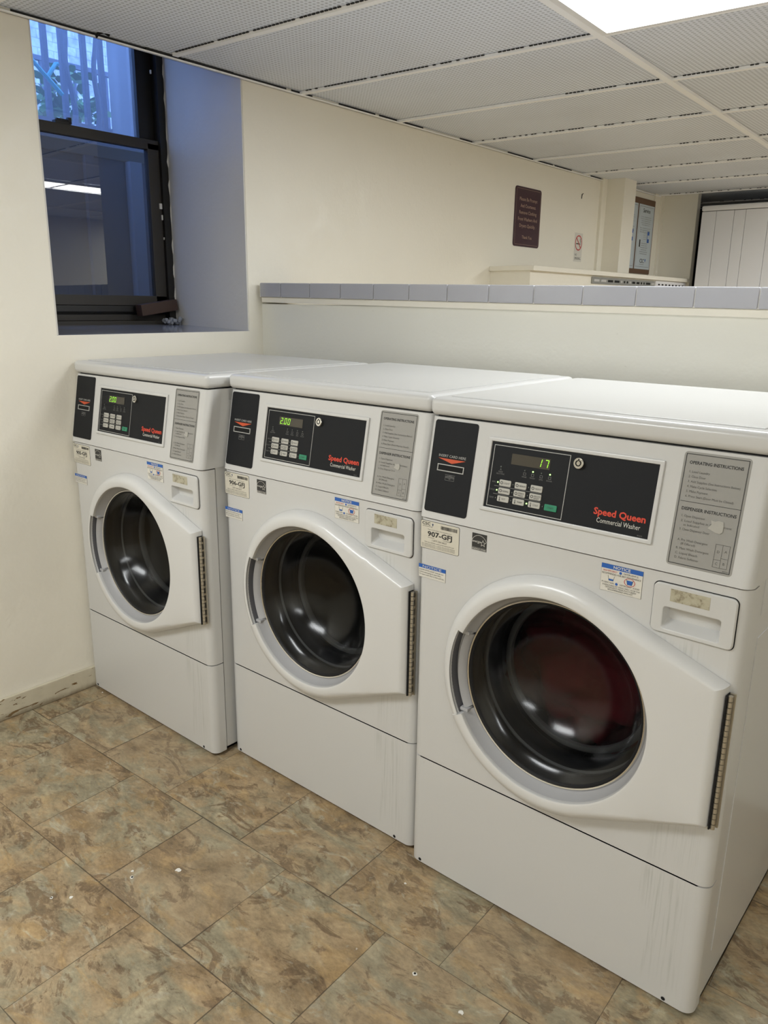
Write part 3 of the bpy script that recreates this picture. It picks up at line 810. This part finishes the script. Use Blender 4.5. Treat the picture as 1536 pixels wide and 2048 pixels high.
    b.text('A', .1880, .9935, .004, 'ink_dim', y, align='C'); b.text('MAKE', .1885, .9895, .0028, 'ink_dim', y, align='C'); b.text('SELECTIONS', .1885, .9855, .0028, 'ink_dim', y, align='C', width=.018)
    for zz, s1 in ((.9685, 'SOIL'), (.9530, 'CYCLE'), (.9375, 'TEMP')): b.text(s1, .1810, zz, .0030, 'ink_dim', y, align='R')
    for zz in (.9625, .9470): b.quad(.1785, zz-.0005, .2850, zz+.0005, y, 'ink_dim')
    face = b.build('control_face', t, smooth=30)
    b = MB('display_off', 'seg_on', M=PM)
    b.quad(.2090, 1.0085, .2930, 1.0290, -.0029, 'display_off')
    if disp == '2.00':
        seven(b, '2', .2125, 1.0115, .0078, .0150, 'seg_on', -.0033); b.quad(.2228, 1.0113, .2243, 1.0131, -.0033, 'seg_on')
        seven(b, '0', .2268, 1.0115, .0078, .0150, 'seg_on', -.0033); seven(b, '0', .2392, 1.0115, .0078, .0150, 'seg_on', -.0033)
    else:
        seven(b, '1', .2655, 1.0115, .0085, .0150, 'seg_on', -.0033); seven(b, '7', .2800, 1.0115, .0085, .0150, 'seg_on', -.0033)
    b.build('display', face, smooth=0)['label'] = 'green lit digits '+disp
    names = [['LIGHT', 'MEDIUM', 'HEAVY'], ['NORMAL', 'PERM.', 'DELICATE'], ['HOT', 'WARM', 'COLD']]
    def led(x, z, r, on):
        q = MB('led_on' if on else 'led_off', M=PM); q.cyl((x, -.0030, z), r, .0012, 'y', n=12); q.build('indicator_light', face, smooth=0)
    for i, (za, zb) in enumerate(((.9640, .9762), (.9488, .9605), (.9335, .9450))):
        for j, (xa, xb) in enumerate(((.1900, .2160), (.2250, .2505), (.2598, .2850))):
            k = MB('key', 'ink_black', M=PM); k.rrect(xa, za, xb, zb, .002, -.0042, -.002, 'key', seg=3, bev=.0005)
            yk = -.0045; nm = names[i][j]
            two = nm in ('PERM.', 'DELICATE')
            k.text(nm, xa+.0105, (za+zb)/2-(.0002 if two else .0017), .0032, 'ink_black', yk, width=min(.0135, .0028*len(nm)))
            if two: k.text('PRESS' if nm == 'PERM.' else 'KNIT', xa+.0105, (za+zb)/2-.0046, .0032, 'ink_black', yk, width=.011)
            if i < 2: k.ring(xa+.0055, (za+zb)/2, .0019, .0030, yk, 'ink_black', n=12)
            else: k.quad(xa+.0050, za+.002, xa+.0062, zb-.002, yk, 'ink_black'); k.disc(xa+.0056, za+.0028, .0013, yk, 'ink_black', 8)
            k.build('key', face, smooth=30)
            led(xa-.0042, (za+zb)/2, .0014, (i, j) in lit)
    k = MB('key_green', 'ink_black', M=PM); k.rrect(.2945, .9335, .3205, .9455, .0015, -.0042, -.002, 'key_green', seg=3, bev=.0005)
    k.text('START', .3075, .9378, .0034, 'ink_black', -.0045, align='C'); k.build('start_key', face, smooth=30)
    led(.2905, .9395, .0012, False)
    for q, xx in enumerate((.1880, .2420, .2595, .2780, .2960)): led(xx, 1.0005, .0014, ('s', q) in lit)
    b = MB('chrome', 'black_hole', M=PM); b.cyl((.352, -.005, 1.0295), .0098, .009, 'y', 'chrome', n=28, bev=.001)
    b.ring(.352, 1.0295, .0038, .0058, -.0099, 'black_hole', n=20, a0=110, a1=430); b.quad(.3510, 1.0335, .3530, 1.0375, -.0099, 'black_hole')
    b.build('key_lock', face)
    # instruction plate
    b = MB('plate_grey', 'ink_black', 'ink_grey', M=PM)
    px0, px1, pz0, pz1 = .5365, .6450, .8850, 1.0765; hh = pz1-pz0; ww = px1-px0
    b.rrect(px0, pz0, px1, pz1, .006, -.0009, .001, 'plate_grey', bev=.0004)
    y = -.0014; b.frame(px0+.0035, pz0+.0035, px1-.0035, pz1-.0035, .0011, y, 'ink_black')
    def ln(f, s_, h=.0036, xf=.115, w=None, m_='ink_grey', o=0.0): b.text(s_, px0+ww*xf, pz1-hh*f, h, m_, y, width=w, off=o)
    ln(.105, 'OPERATING INSTRUCTIONS', .0052, .10, ww*.80, 'ink_black', .02)
    for k, (s_, w_) in enumerate((('1. Load Laundry', .31), ('2. Close Door', .26), ('3. Add Supplies (See Instructions Below)', .78), ('4. Make Cycle Selection', .45), ('5. Make Payment', .33), ('6. Press Start (Door Must be Closed)', .72))):
        ln(.180+.0425*k, s_, .0038, .12, ww*w_)
    b.quad(px0+ww*.06, pz1-hh*.4325, px0+ww*.97, pz1-hh*.4285, y, 'ink_black')
    ln(.505, 'DISPENSER INSTRUCTIONS', .0052, .10, ww*.82, 'ink_black', .02)
    for f, s_, w_, xf in ((.565, '1. Open Dispenser', .36, .12), (.608, '2. Load Supplies in Compartment', .76, .12), (.642, 'as Indicated', .24, .17), (.682, '3. Close Dispenser Door', .46, .12),
                          (.775, 'A. Pre Wash Detergent', .46, .12), (.808, '(If Offered)', .22, .18), (.850, 'B. Main Wash Detergent', .50, .12), (.892, 'C. Liquid Bleach', .34, .12), (.932, 'D. Fabric Softener', .37, .12)):
        ln(f, s_, .0038, xf, ww*w_)
    bx0, bx1, bz0, bz1 = px0+ww*.70, px0+ww*.915, pz1-hh*.945, pz1-hh*.745; bm_ = (bx0+bx1)/2
    b.frame(bx0, bz0, bx1, bz1, .0006, y, 'ink_grey'); b.quad(bm_-.0003, bz0, bm_+.0003, bz1, y, 'ink_grey')
    b.quad(bx0, bz0+.0125, bm_, bz0+.0131, y, 'ink_grey'); b.quad(bm_, bz0+.0160, bx1, bz0+.0166, y, 'ink_grey')
    for s_, xx, zz in (('D', (bx0+bm_)/2, bz0+.024), ('A', (bx1+bm_)/2, bz0+.026), ('C', (bx0+bm_)/2, bz0+.0045), ('B', (bx1+bm_)/2, bz0+.006)): b.text(s_, xx, zz, .0042, 'ink_grey', y, align='C')
    b.text('802756', px1-.006, pz0+.0055, .0022, 'ink_grey', y, align='R')
    pl = b.build('instruction_plate', t, smooth=30)
    q = MB('peel', M=PM)
    w_ = .85 if rough_sticker == 2 else .55
    sx0, sz0 = px0+ww*.54, pz1-hh*.645
    pts = [(0, .004), (.008, .001), (.016, -.002), (.024, -.003), (.0285, .001), (.0290, .012), (.0275, .020), (.018, .0215), (.012, .019), (.004, .020), (.006, .012)]
    q.prism([(sx0+p[0]*w_, sz0+p[1]*w_) for p in pts], -.0024, -.0012, None); q.build('peeled_sticker', pl, smooth=0)
    # --- front panel
    b = MB('enamel_front')
    vl, fl, (fx0, fx1, fz0, fz1) = FRONT
    b.verts_faces(vl, fl); corner_shell(b, fz0, fz1, fx0, fx1); b.build('front_panel', t, smooth=40, recalc=True)
    b = MB('enamel_kick', 'black_hole')
    b.box(.022, 0.0, .010, W-.022, .03, Z2-.0015, 'enamel_kick'); corner_shell(b, .010, Z2-.0015, .022, W-.022, mname='enamel_kick')
    b.verts_faces([(.022, .0002, .010), (W-.022, .0002, .010), (W-.022, .012, .0055), (.022, .012, .0055)], [(0, 1, 2, 3)], 'enamel_kick')
    for xx in (.030, W-.055): b.disc(xx, .0165, .0042, -.0006, 'black_hole', 12)
    b.build('kick_panel', t, smooth=40)
    # stickers
    y = -.0007
    b = MB('label_paper', 'ink_black', 'ink_grey', 'blue_ink')
    b.rrect(.0065, .8005, .1075, .8630, .004, -.0005, .0002, 'ink_black'); b.rrect(.0073, .8013, .1067, .8622, .0034, -.0007, 0, 'label_paper'); y = -.0010
    b.text('CSC', .0105, .8535, .0062, 'ink_black', y, width=.0215, off=.02); b.text('serviceworks', .0115, .8495, .0026, 'ink_grey', y, width=.026)
    b.disc(.0385, .8560, .0016, y, 'blue_ink', 8); b.verts_faces([(.0365, y, .8580), (.0405, y, .8580), (.0385, y, .8515)], [(0, 1, 2)], 'blue_ink')
    rnd = random.Random(3); xx = .0600
    while xx < .1020:
        w_ = rnd.choice((.0004, .0008, .0012)); b.quad(xx, .8500, min(xx+w_, .1025), .8575, y, 'ink_black'); xx += w_+rnd.choice((.0004, .0008))
    b.text('Please use this number when requesting service', .0260, .8435, .0022, 'ink_grey', y, width=.062)
    b.text(code, .0255, .8300, .0105, 'ink_black', y, width=.064, off=.03)
    b.text('For Service', .0270, .8255, .0026, 'ink_grey', y); b.text('Call Anytime', .0660, .8255, .0026, 'ink_grey', y)
    b.text('1-877-264-6622', .0380, .8195, .0040, 'ink_grey', y, width=.038)
    b.text('Visit our website www.cscserviceworks.com', .0170, .8145, .0026, 'ink_grey', y, width=.078)
    for k in range(3): b.text('No refund of any cards or money issued by this machine', .0110, .8105-.0030*k, .0021, 'ink_grey', y, width=.086)
    b.build('service_sticker', t, smooth=0)['label'] = 'white number sticker reading '+code
    b = MB('ink_black', 'ink_white')
    b.box(.1390, -.0005, .8310, .1745, .0002, .8600, 'ink_black'); b.box(.1390, -.0006, .8245, .1745, .0002, .8306, 'ink_grey')
    b.ring(.1568, .8385, .0178, .0186, y-.0002, 'ink_white', n=24, a0=18, a1=162)
    b.text('energy', .1405, .8410, .0052, 'ink_white', y-.0002, width=.020, shear=.35, off=.005)
    st = []
    for k in range(10):
        a = R(90+36*k); r_ = .0078 if k % 2 == 0 else .0034; st.append((.1660+r_*math.cos(a), y-.0003, .8410+r_*math.sin(a)))
    vl = st + [(.1660+(p[0]-.1660)*.72, p[1], .8410+(p[2]-.8410)*.72) for p in st]
    b.verts_faces(vl, [(k, (k+1) % 10, 10+(k+1) % 10, 10+k) for k in range(10)], 'ink_white')
    b.text('ENERGY STAR', .1568, .8258, .0034, 'ink_white', y-.0002, width=.033, align='C')
    b.build('energy_sticker', t, smooth=0)
    b = MB('label_white', 'blue_ink', 'ink_grey', 'ink_white')
    b.box(.0040, -.0006, .7335, .0760, .0002, .7630, 'ink_grey'); b.quad(.0043, .7338, .0757, .7627, -.0008, 'label_white'); b.quad(.0040, .7548, .0760, .7632, -.0009, 'blue_ink')
    b.text('NOTICE', .0400, .7562, .0055, 'ink_white', -.0012, align='C', width=.050)
    for k, s_ in enumerate(('DOOR LOCK LIGHT must go out', 'before attempting to open door.', 'To open, push door in then pull out.')): b.text(s_, .0065, .7492-.0052*k, .0032, 'ink_grey', -.0012, width=(.064, .058, .066)[k])
    b.build('door_notice', t, smooth=0)
    b = MB('label_white', 'blue_ink', 'red_ink', 'ink_grey', 'ink_white')
    b.box(.4220, -.0006, .8085, .5000, .0002, .8600, 'ink_grey'); b.quad(.4224, .8089, .4996, .8596, -.0008, 'label_white'); b.quad(.4220, .8515, .5000, .8600, -.0009, 'blue_ink')
    y = -.0012; b.text('NOTICE', .4610, .8533, .0055, 'ink_white', y, align='C', width=.032, off=.02)
    b.text('HIGH EFFICIENCY', .4260, .8462, .0034, 'red_ink', y, width=.027); b.disc(.4590, .8478, .0026, y, 'blue_ink', 12); b.text('DETERGENT IS', .4650, .8462, .0034, 'ink_grey', y, width=.027)
    b.text('RECOMMENDED FOR BEST PERFORMANCE', .4240, .8410, .0034, 'ink_grey', y, width=.073)
    for (xx, fill) in ((.4360, .35), (.4710, .9)):
        b.verts_faces([(xx+.0018-.0018*fill, y, .8300+.0085*fill), (xx+.0018, y, .8300), (xx+.0105, y, .8300), (xx+.0105+.0018*fill, y, .8300+.0085*fill)], [(0, 1, 2, 3)], 'blue_ink')
        b.tube([(xx, y, .8390), (xx+.0020, y, .8297), (xx+.0103, y, .8297), (xx+.0123, y, .8390)], .0003, 'ink_grey', n=4)
    b.ring(.4770, .8342, .0068, .0076, y-.0002, 'red_ink', n=24, sx=1.35)
    b.text('IF USING NON', .4250, .8240, .0032, 'ink_grey', y, width=.023); b.disc(.4530, .8255, .0026, y, 'blue_ink', 12); b.text('DETERGENT, AVOID', .4590, .8240, .0032, 'ink_grey', y, width=.037)
    for k, (s_, w_) in enumerate((('OVERSUDSING BY USING ONLY 1/4 OF THE', .071), ('DETERGENT MANUFACTURERS', .058), ('RECOMMENDED AMOUNT.', .048))): b.text(s_, .4615, .8192-.0040*k, .0030, 'ink_grey', y, width=w_, align='C')
    b.build('detergent_notice', t, smooth=0)
    # dispenser drawer with hand pocket
    b = MB('enamel', 'black_hole')
    dx0, dx1, dz0, dz1 = .5225, .6625, .7600, .8505; qx0, qx1, qz0, qz1 = .5420, .6400, .7690, .8090
    vl = []; n = 0
    def rr_pts(x0, z0, x1, z1, r, seg=5):
        out = []
        for cx_, cz_, a0 in ((x1-r, z1-r, 0), (x0+r, z1-r, 90), (x0+r, z0+r, 180), (x1-r, z0+r, 270)):
            for k in range(seg+1):
                a = R(a0+90*k/seg); out.append((cx_+r*math.cos(a), cz_+r*math.sin(a)))
        return out
    loops = [(dx0, dz0, dx1, dz1, .010, .001), (dx0, dz0, dx1, dz1, .010, -.0035), (dx0+.002, dz0+.002, dx1-.002, dz1-.002, .009, -.0055),
             (qx0-.002, qz0-.002, qx1+.002, qz1+.002, .006, -.0055), (qx0, qz0, qx1, qz1, .005, -.004), (qx0+.004, qz0+.012, qx1-.004, qz1-.001, .005, .018)]
    L_ = []
    for (a0, c0, a1, c1, r_, yy) in loops: L_.append([(p[0], yy, p[1]) for p in rr_pts(a0, c0, a1, c1, r_)])
    gap = [[(p[0], -.0004, p[1]) for p in rr_pts(dx0-.0016, dz0-.0016, dx1+.0016, dz1+.0016, .0112)], [(p[0], -.0004, p[1]) for p in rr_pts(dx0+.003, dz0+.003, dx1-.003, dz1-.003, .009)]]
    n = len(L_[0]); b.verts_faces(gap[0]+gap[1], [(k, (k+1) % n, n+(k+1) % n, n+k) for k in range(n)], 'black_hole')
    vl = [p for l_ in L_ for p in l_]
    fl = [(i*n+k, i*n+(k+1) % n, (i+1)*n+(k+1) % n, (i+1)*n+k) for i in range(len(L_)-1) for k in range(n)] + [tuple(range((len(L_)-1)*n, len(L_)*n))]
    b.verts_faces(vl, fl, 'enamel'); dr = b.build('dispenser_drawer', t, smooth=40)
    q = MB('tape'); q.box(.5525, -.0060, .8215, .6190, -.0052, .8440); q.build('tape_patch', dr, smooth=0)
    # --- door
    b = MB('door_white'); b.verts_faces(*DOOR); dr = b.build('door', t, smooth=32, recalc=True)
    b = MB('bezel_grey', 'chrome', 'rubber')
    b.lathe(DCX, DCZ, [(DRI+.0004, -.024), (DRI-.004, -.010), (.1965, .004), (.1945, .006)], 'bezel_grey', n=96, a0=NOTCH1, a1=NOTCH0+2*math.pi)
    b.lathe(DCX, DCZ, [(.1985, .004), (.1975, .001), (.1950, -.001), (.1925, .000), (.1915, .004)], 'chrome', n=96)
    b.lathe(DCX, DCZ, [(.1925, .003), (.189, .002), (.187, .004), (.186, .007)], 'rubber', n=96)
    b.build('window_ring', dr, smooth=40)
    b = MB('bezel_grey', 'black_hole', 'chrome')
    b.lathe(DCX, DCZ, [(DRI+.0145, -.026), (DRI+.012, .006), (.199, .008)], 'handle_dark', n=24, a0=NOTCH0+.005, a1=NOTCH1-.005)
    b.lathe(DCX, DCZ, [(.2120, .006), (.2120, -.012), (.2100, -.014), (.2045, -.008), (.2010, -.004), (.1975, .003)], 'bezel_grey', n=24, a0=NOTCH0+.03, a1=NOTCH1-.03)
    for a in (NOTCH0+.02, NOTCH1-.02):
        b.box(DCX+.2105*math.cos(a)-.010, -.018, DCZ+.2105*math.sin(a)-.004, DCX+.2105*math.cos(a)+.010, .006, DCZ+.2105*math.sin(a)+.004, 'bezel_grey', bev=.002)
    b.build('door_handle', dr)['label'] = 'grey recessed door handle'
    b = MB('door_glass')
    b.lathe(DCX, DCZ, [(.1880, .0045), (.180, .010), (.170, .016), (.162, .026), (.152, .044), (.140, .063), (.124, .081), (.104, .096), (.080, .108), (.055, .115), (.028, .119), (.0005, .120)], n=96)
    b.build('door_glass', dr, smooth=180, recalc=True)
    b = MB('hinge_metal', 'black_hole')
    hx = .6715; z0_, z1_ = .4285, .6865; n = 24
    b.box(.6665, -.018, z0_, .6690, -.001, z1_, 'black_hole')
    b.box(.669, -.004, z0_, .6790, -.0005, z1_, 'hinge_metal')
    for k in range(n):
        za = z0_+(z1_-z0_)*k/n; zb = z0_+(z1_-z0_)*(k+1)/n-.0012
        b.cyl((hx+.0008, -.0115, (za+zb)/2), .0042, zb-za, 'z', 'hinge_metal', n=12)
        if k % 2 == 0: b.box(.6700, -.0135, za, .6738, -.004, zb-.004, 'hinge_metal')
    b.build('hinge', dr, smooth=40)['label'] = 'tarnished continuous hinge'
    # --- behind the glass
    b = MB('rubber', 'rubber_light')
    b.lathe(DCX, DCZ, [(.2030, .012), (.200, .022), (.192, .030), (.186, .036), (.190, .052), (.200, .066), (.196, .082), (.182, .092), (.176, .108), (.190, .128), (.206, .140)], 'rubber', n=72)
    b.lathe(DCX, DCZ, [(.172, .118), (.166, .112), (.158, .114), (.156, .122), (.160, .130)], 'rubber_light', n=72)
    b.lathe(DCX, DCZ, [(.196, .066), (.190, .062), (.186, .066)], 'rubber_light', n=72)
    b.build('door_gasket', t, smooth=60)
    b = MB('drum', 'rubber_light')
    b.lathe(DCX, DCZ, [(.206, .138), (.214, .142), (.225, .150), (.262, .160), (.266, .30), (.262, .33), (.266, .36), (.262, .56), (.10, .585), (.0005, .560)], 'drum', n=72)
    for a in (0.6, 2.7, 4.8):
        pa = [(DCX+r_*math.cos(a+da), yy, DCZ+r_*math.sin(a+da)) for (r_, da) in ((.262, -.18), (.205, -.02), (.205, .02), (.262, .18)) for yy in (.18, .54)]
        b.verts_faces(pa, [(0, 2, 3, 1), (2, 4, 5, 3), (4, 6, 7, 5), (0, 6, 4, 2)], 'drum')
    b.build('drum', t, smooth=50)
    return t

def ring_lit(): return {(0, 0), (1, 0), (2, 2), ('s', 2), ('s', 4)}
M3X = 1.3915
washer((0.0085, -.0405, 0), 0, 'white front-loading washer numbered 905, leftmost, against the window wall', '905-GFJ', '2.00', set(), 1)
washer((0.6975, 0.0230, 0), 0, 'white front-loading washer numbered 906, middle of the row, empty drum', '906-GFJ', '2.00', set(), 1)
washer((M3X, 0.0, 0), 0, 'white front-loading washer numbered 907, nearest, running with red laundry inside', '907-GFJ', '17', {(0, 0), (1, 0), (2, 2), ('s', 2), ('s', 4)}, 2)

# red laundry tumbling in the nearest drum
b = MB('laundry')
bb = bmesh.new(); bmesh.ops.create_icosphere(bb, subdivisions=5, radius=1.0)
from mathutils import noise as mn
for v in bb.verts:
    d = v.co.normalized(); n_ = mn.fractal(d*2.2, 0.8, 2.2, 4) + 0.35*abs(mn.noise(d*6))
    r_ = 1.0+0.26*n_
    v.co = Vector((d.x*.205*r_, d.y*.115*r_, d.z*.165*r_))
    if v.co.length > 0: pass
bb.transform(Matrix.Translation((M3X+DCX-.02, .285, DCZ-.055)))
b.merge(bb)
tag(b.build('laundry', smooth=180), 'dark red clothes behind the glass door of washer 907', 'laundry')

# ================================================================== FAR SIDE OF THE PARTITION
# ledge box along the left wall
led = tag(empty('wall_ledge', (0.13, 3.4, 0)), 'cream painted boxed ledge running along the left wall behind the partition', 'ledge')
b = MB('cream'); b.box(-.13, -1.03, 1.480, .140, 1.20, 1.505, bev=.003); b.build('ledge_top', led)
b = MB('cream'); b.box(-.13, -1.015, 0, .112, 1.19, 1.480); b.build('ledge_box', led, smooth=0)
b = MB('steel_slot', 'black_hole')
b.box(.112, -.32, 1.435, .122, .60, 1.472, 'steel_slot', bev=.001)
rr_ = random.Random(5); xx = -.30
while xx < .58:
    w_ = rr_.choice((.02, .045, .07)); b.box(.1215, xx, 1.447, .1225, min(xx+w_, .595), 1.460, rr_.choice(('black_hole', 'chrome', 'black_hole'))); xx += w_+.022
b.build('slotted_strip', led, smooth=0)['label'] = 'grey slotted metal strip under the ledge top'
b = MB('white_dryer', 'black_hole'); b.box(.112, .62, 1.435, .121, 1.17, 1.476, 'white_dryer')
for k in range(8): b.box(.1205, .66+k*.062, 1.448, .1215, .69+k*.062, 1.458, 'black_hole')
b.build('vent_strip', led, smooth=0)['label'] = 'pale metal strip with small dark slots'

def on_wall(y, z, x=0.0):   # local X -> +y, local Z -> z, outward -> +x
    return Matrix(((0, -1, 0, x), (1, 0, 0, y), (0, 0, 1, z), (0, 0, 0, 1)))
# maroon sign
M_ = on_wall(2.730, 1.776)
b = MB('maroon', 'sign_ink', M=M_)
b.rrect(-.138, -.154, .138, .154, .016, -.005, 0, 'maroon', bev=.0012)
y = -.0054
for (a0, c0, a1, c1) in ((-.126, -.144, .126, -.1426), (-.126, .1426, .126, .144), (-.128, -.140, -.1266, .140), (.1266, -.140, .128, .140)): b.quad(a0, c0, a1, c1, y, 'sign_ink')
for k, (s_, w_) in enumerate((('Please Be Prompt', .19), ('And Courteous.', .165), ('Remove Clothing', .185), ('From Washers And', .205), ('Dryers Quickly.', .170))):
    b.text(s_, 0, .083-.034*k, .0175, 'sign_ink', y, width=w_, align='C', off=.008)
b.text('Thank You', 0, -.112, .0165, 'sign_ink', y, width=.105, align='C', off=.008)
tag(b.build('wall_sign', smooth=0), 'maroon rounded sign asking to remove clothing quickly, on the left wall', 'sign')
# no smoking
b = MB('label_white', 'red_ink', 'ink_black', 'blue_ink', M=on_wall(3.362, 1.657))
b.box(-.052, -.001, -.084, .052, 0, .084, 'label_white'); y = -.0014
b.box(-.030, -.0016, .018, .010, -.0011, .024, 'ink_black'); b.quad(.012, .018, .026, .024, y, 'ink_grey')
b.tube([(.020, y, .028), (.026, y, .036), (.018, y, .044), (.026, y, .052)], .0018, 'ink_grey', n=5)
b.ring(0, .026, .038, .045, -.0018, 'red_ink', n=36)
b.verts_faces([(-.031, -.0019, .053), (-.026, -.0019, .058), (.031, -.0019, -.001), (.026, -.0019, -.006)], [(0, 1, 2, 3)], 'red_ink')
b.text('NO', -.040, -.050, .013, 'ink_black', y); b.text('SMOKING', -.040, -.072, .015, 'ink_black', y, width=.078)
tag(b.build('smoking_sign', smooth=0), 'small white no smoking sign with red circle, near the column', 'sign')
b = MB('black_hole', M=on_wall(3.362, 1.952)); b.tube([(-.003, -.001, -.014), (-.003, -.004, .012), (.003, -.007, .015), (.008, -.004, .014)], .0022, n=6)
tag(b.build('wall_hook'), 'tiny dark hook on the wall above the no smoking sign', 'hook')

b = MB('black_hole'); b.tube([(.012, .150, 2.068), (.014, .160, 2.082), (.018, .175, 2.086), (.022, .190, 2.080)], .0045, n=7)
tag(b.build('ceiling_hook'), 'small dark hook at the ceiling edge above the window', 'hook')
# column, notice board, wing wall
b = MB('cream'); b.box(.0, 3.665, 1.505, .134, 3.84, 2.6, bev=.002); b.box(0, 3.60, 1.505, .018, 3.665, 2.6)
struct(b.build('trim_7'), 'cream boxed column standing on the ledge', 'column')
b = MB('cream'); b.box(0, 4.46, 1.505, .010, 4.56, 2.6); b.box(0, 4.56, 1.505, .022, 4.60, 2.6); b.box(0, 4.60, 0, .262, 4.66, 2.6)
struct(b.build('wall_wing', smooth=0), 'cream wing wall beside the notice board', 'wall')
nb = tag(empty('notice_board', (0, 4.17, 1.78)), 'brown framed notice board with laundry notices between column and wing wall', 'notice board')
WM = Matrix(((0, -1, 0, 0), (1, 0, 0, 0), (0, 0, 1, 0), (0, 0, 0, 1)))
b = MB('wood_brown', M=WM); b.box(-.30, -.016, -.245, .29, 0, .25, bev=.002); b.build('frame', nb)
def notice(x0, x1, name):
    b = MB('paper_blue', 'ink_grey', 'blue_ink', 'ink_black', M=WM)
    b.box(x0, -.018, -.215, x1, -.0165, .210, 'paper_blue'); y = -.0185; cx_ = (x0+x1)/2
    b.frame(x0+.012, -.200, x1-.012, .198, .002, y, 'ink_grey')
    b.text('Service', cx_, .160, .026, 'ink_black', y, align='C', width=.12, off=.02)
    for k, w_ in enumerate((.17, .18, .15, .16, .13)): b.text('For service or refunds please call or visit us', cx_, .128-.013*k, .007, 'ink_grey', y, width=w_, align='C')
    for k, w_ in enumerate((.18, .17, .17)): b.text('Report a machine that does not work', cx_, .055-.013*k, .007, 'ink_grey', y, width=w_, align='C')
    b.box(cx_+.045, y, -.035, cx_+.080, -.0166, .040, 'blue_ink'); b.quad(cx_+.050, -.010, cx_+.075, .015, y-.0008, 'paper_blue')
    b.box(cx_-.085, y, -.068, cx_-.065, -.0166, -.020, 'ink_black')
    for k in range(4): b.text('scan or text code', cx_+.01, .020-.012*k, .006, 'ink_grey', y, width=.055, align='C')
    for k, w_ in enumerate((.11, .10, .12, .10, .13, .12)): b.text('download the app to pay and get help', cx_, -.045-.014*k, .007, 'ink_grey', y, width=w_, align='C')
    b.text('CSC', cx_-.05, -.172, .026, 'ink_black', y, width=.075, off=.02); b.verts_faces([(cx_+.035, y, -.146), (cx_+.055, y, -.146), (cx_+.045, y, -.172)], [(0, 1, 2)], 'blue_ink')
    b.text('serviceworks', cx_-.05, -.186, .008, 'ink_grey', y, width=.075)
    b.build(name, nb, smooth=0)
notice(.015, .275, 'notice_sheet'); notice(-.260, -.005, 'notice_sheet')

# white dryer beyond
dy = tag(empty('dryer', (.75, 4.5, 0)), 'tall white dryer cabinet with vertical grooves at the far right', 'dryer')
b = MB('white_dryer', 'seam')
xe = [-.415, -.318, -.20, -.125, .02, .16, .415]
for k in range(len(xe)-1): b.box(xe[k]+(.0007 if k else 0), 0, .02, xe[k+1]-(.0007 if k < len(xe)-2 else 0), .04, 1.945, 'white_dryer', bev=.003)
b.box(-.41, .008, .02, .41, .70, 1.94, 'white_dryer'); b.build('cabinet', dy)
b = MB('white_dryer'); b.box(-.418, -.006, 1.948, .418, .70, 1.983, bev=.010, seg=3); b.build('top_cap', dy)

# marks on the floor
def fleck(x, y, r, label, hole=False):
    b = MB('chip_white', 'black_hole'); rn = random.Random(int(x*1000)); pts = []
    for k in range(9):
        a = 2*math.pi*k/9; q = r*rn.uniform(.6, 1.25); pts.append((x+q*math.cos(a), y+q*math.sin(a)))
    vl = [(p[0], p[1], .0002) for p in pts] + [(p[0], p[1], .0010) for p in pts]; n = 9
    b.verts_faces(vl, [tuple(range(n, 2*n))] + [(k, (k+1) % n, n+(k+1) % n, n+k) for k in range(n)], 'chip_white')
    if hole: b.verts_faces([(x+r*.55*math.cos(2*math.pi*k/8), y+r*.55*math.sin(2*math.pi*k/8), .0014) for k in range(8)], [tuple(range(8))], 'black_hole')
    return tag(b.build('paint_fleck', smooth=0), label, 'paint fleck', 'white flecks on the floor')
fleck(.940, -.480, .0050, 'white ringed screw hole in the floor, left of centre, below a pale dot', True)
fleck(.923, -.468, .0035, 'small pale dot just above the ringed floor hole at left')
fleck(1.001, -.394, .0070, 'largest white paint chip on the floor, in front of the middle washer')
fleck(.861, -.636, .0035, 'small ringed hole in the floor near the left edge', True)
fleck(.893, -.606, .0040, 'pale fleck right of the small ringed hole near the left edge')
fleck(1.609, -.258, .0050, 'white ringed dark hole in the floor in front of washer 907', True)
fleck(1.731, -.269, .0055, 'white paint fleck nearest the bottom edge in front of washer 907')
fleck(1.435, -.073, .0030, 'tiny white fleck beside the kick panel of washer 907')
fleck(.075, -.047, .0030, 'tiny white crumb at the left corner of washer 905')
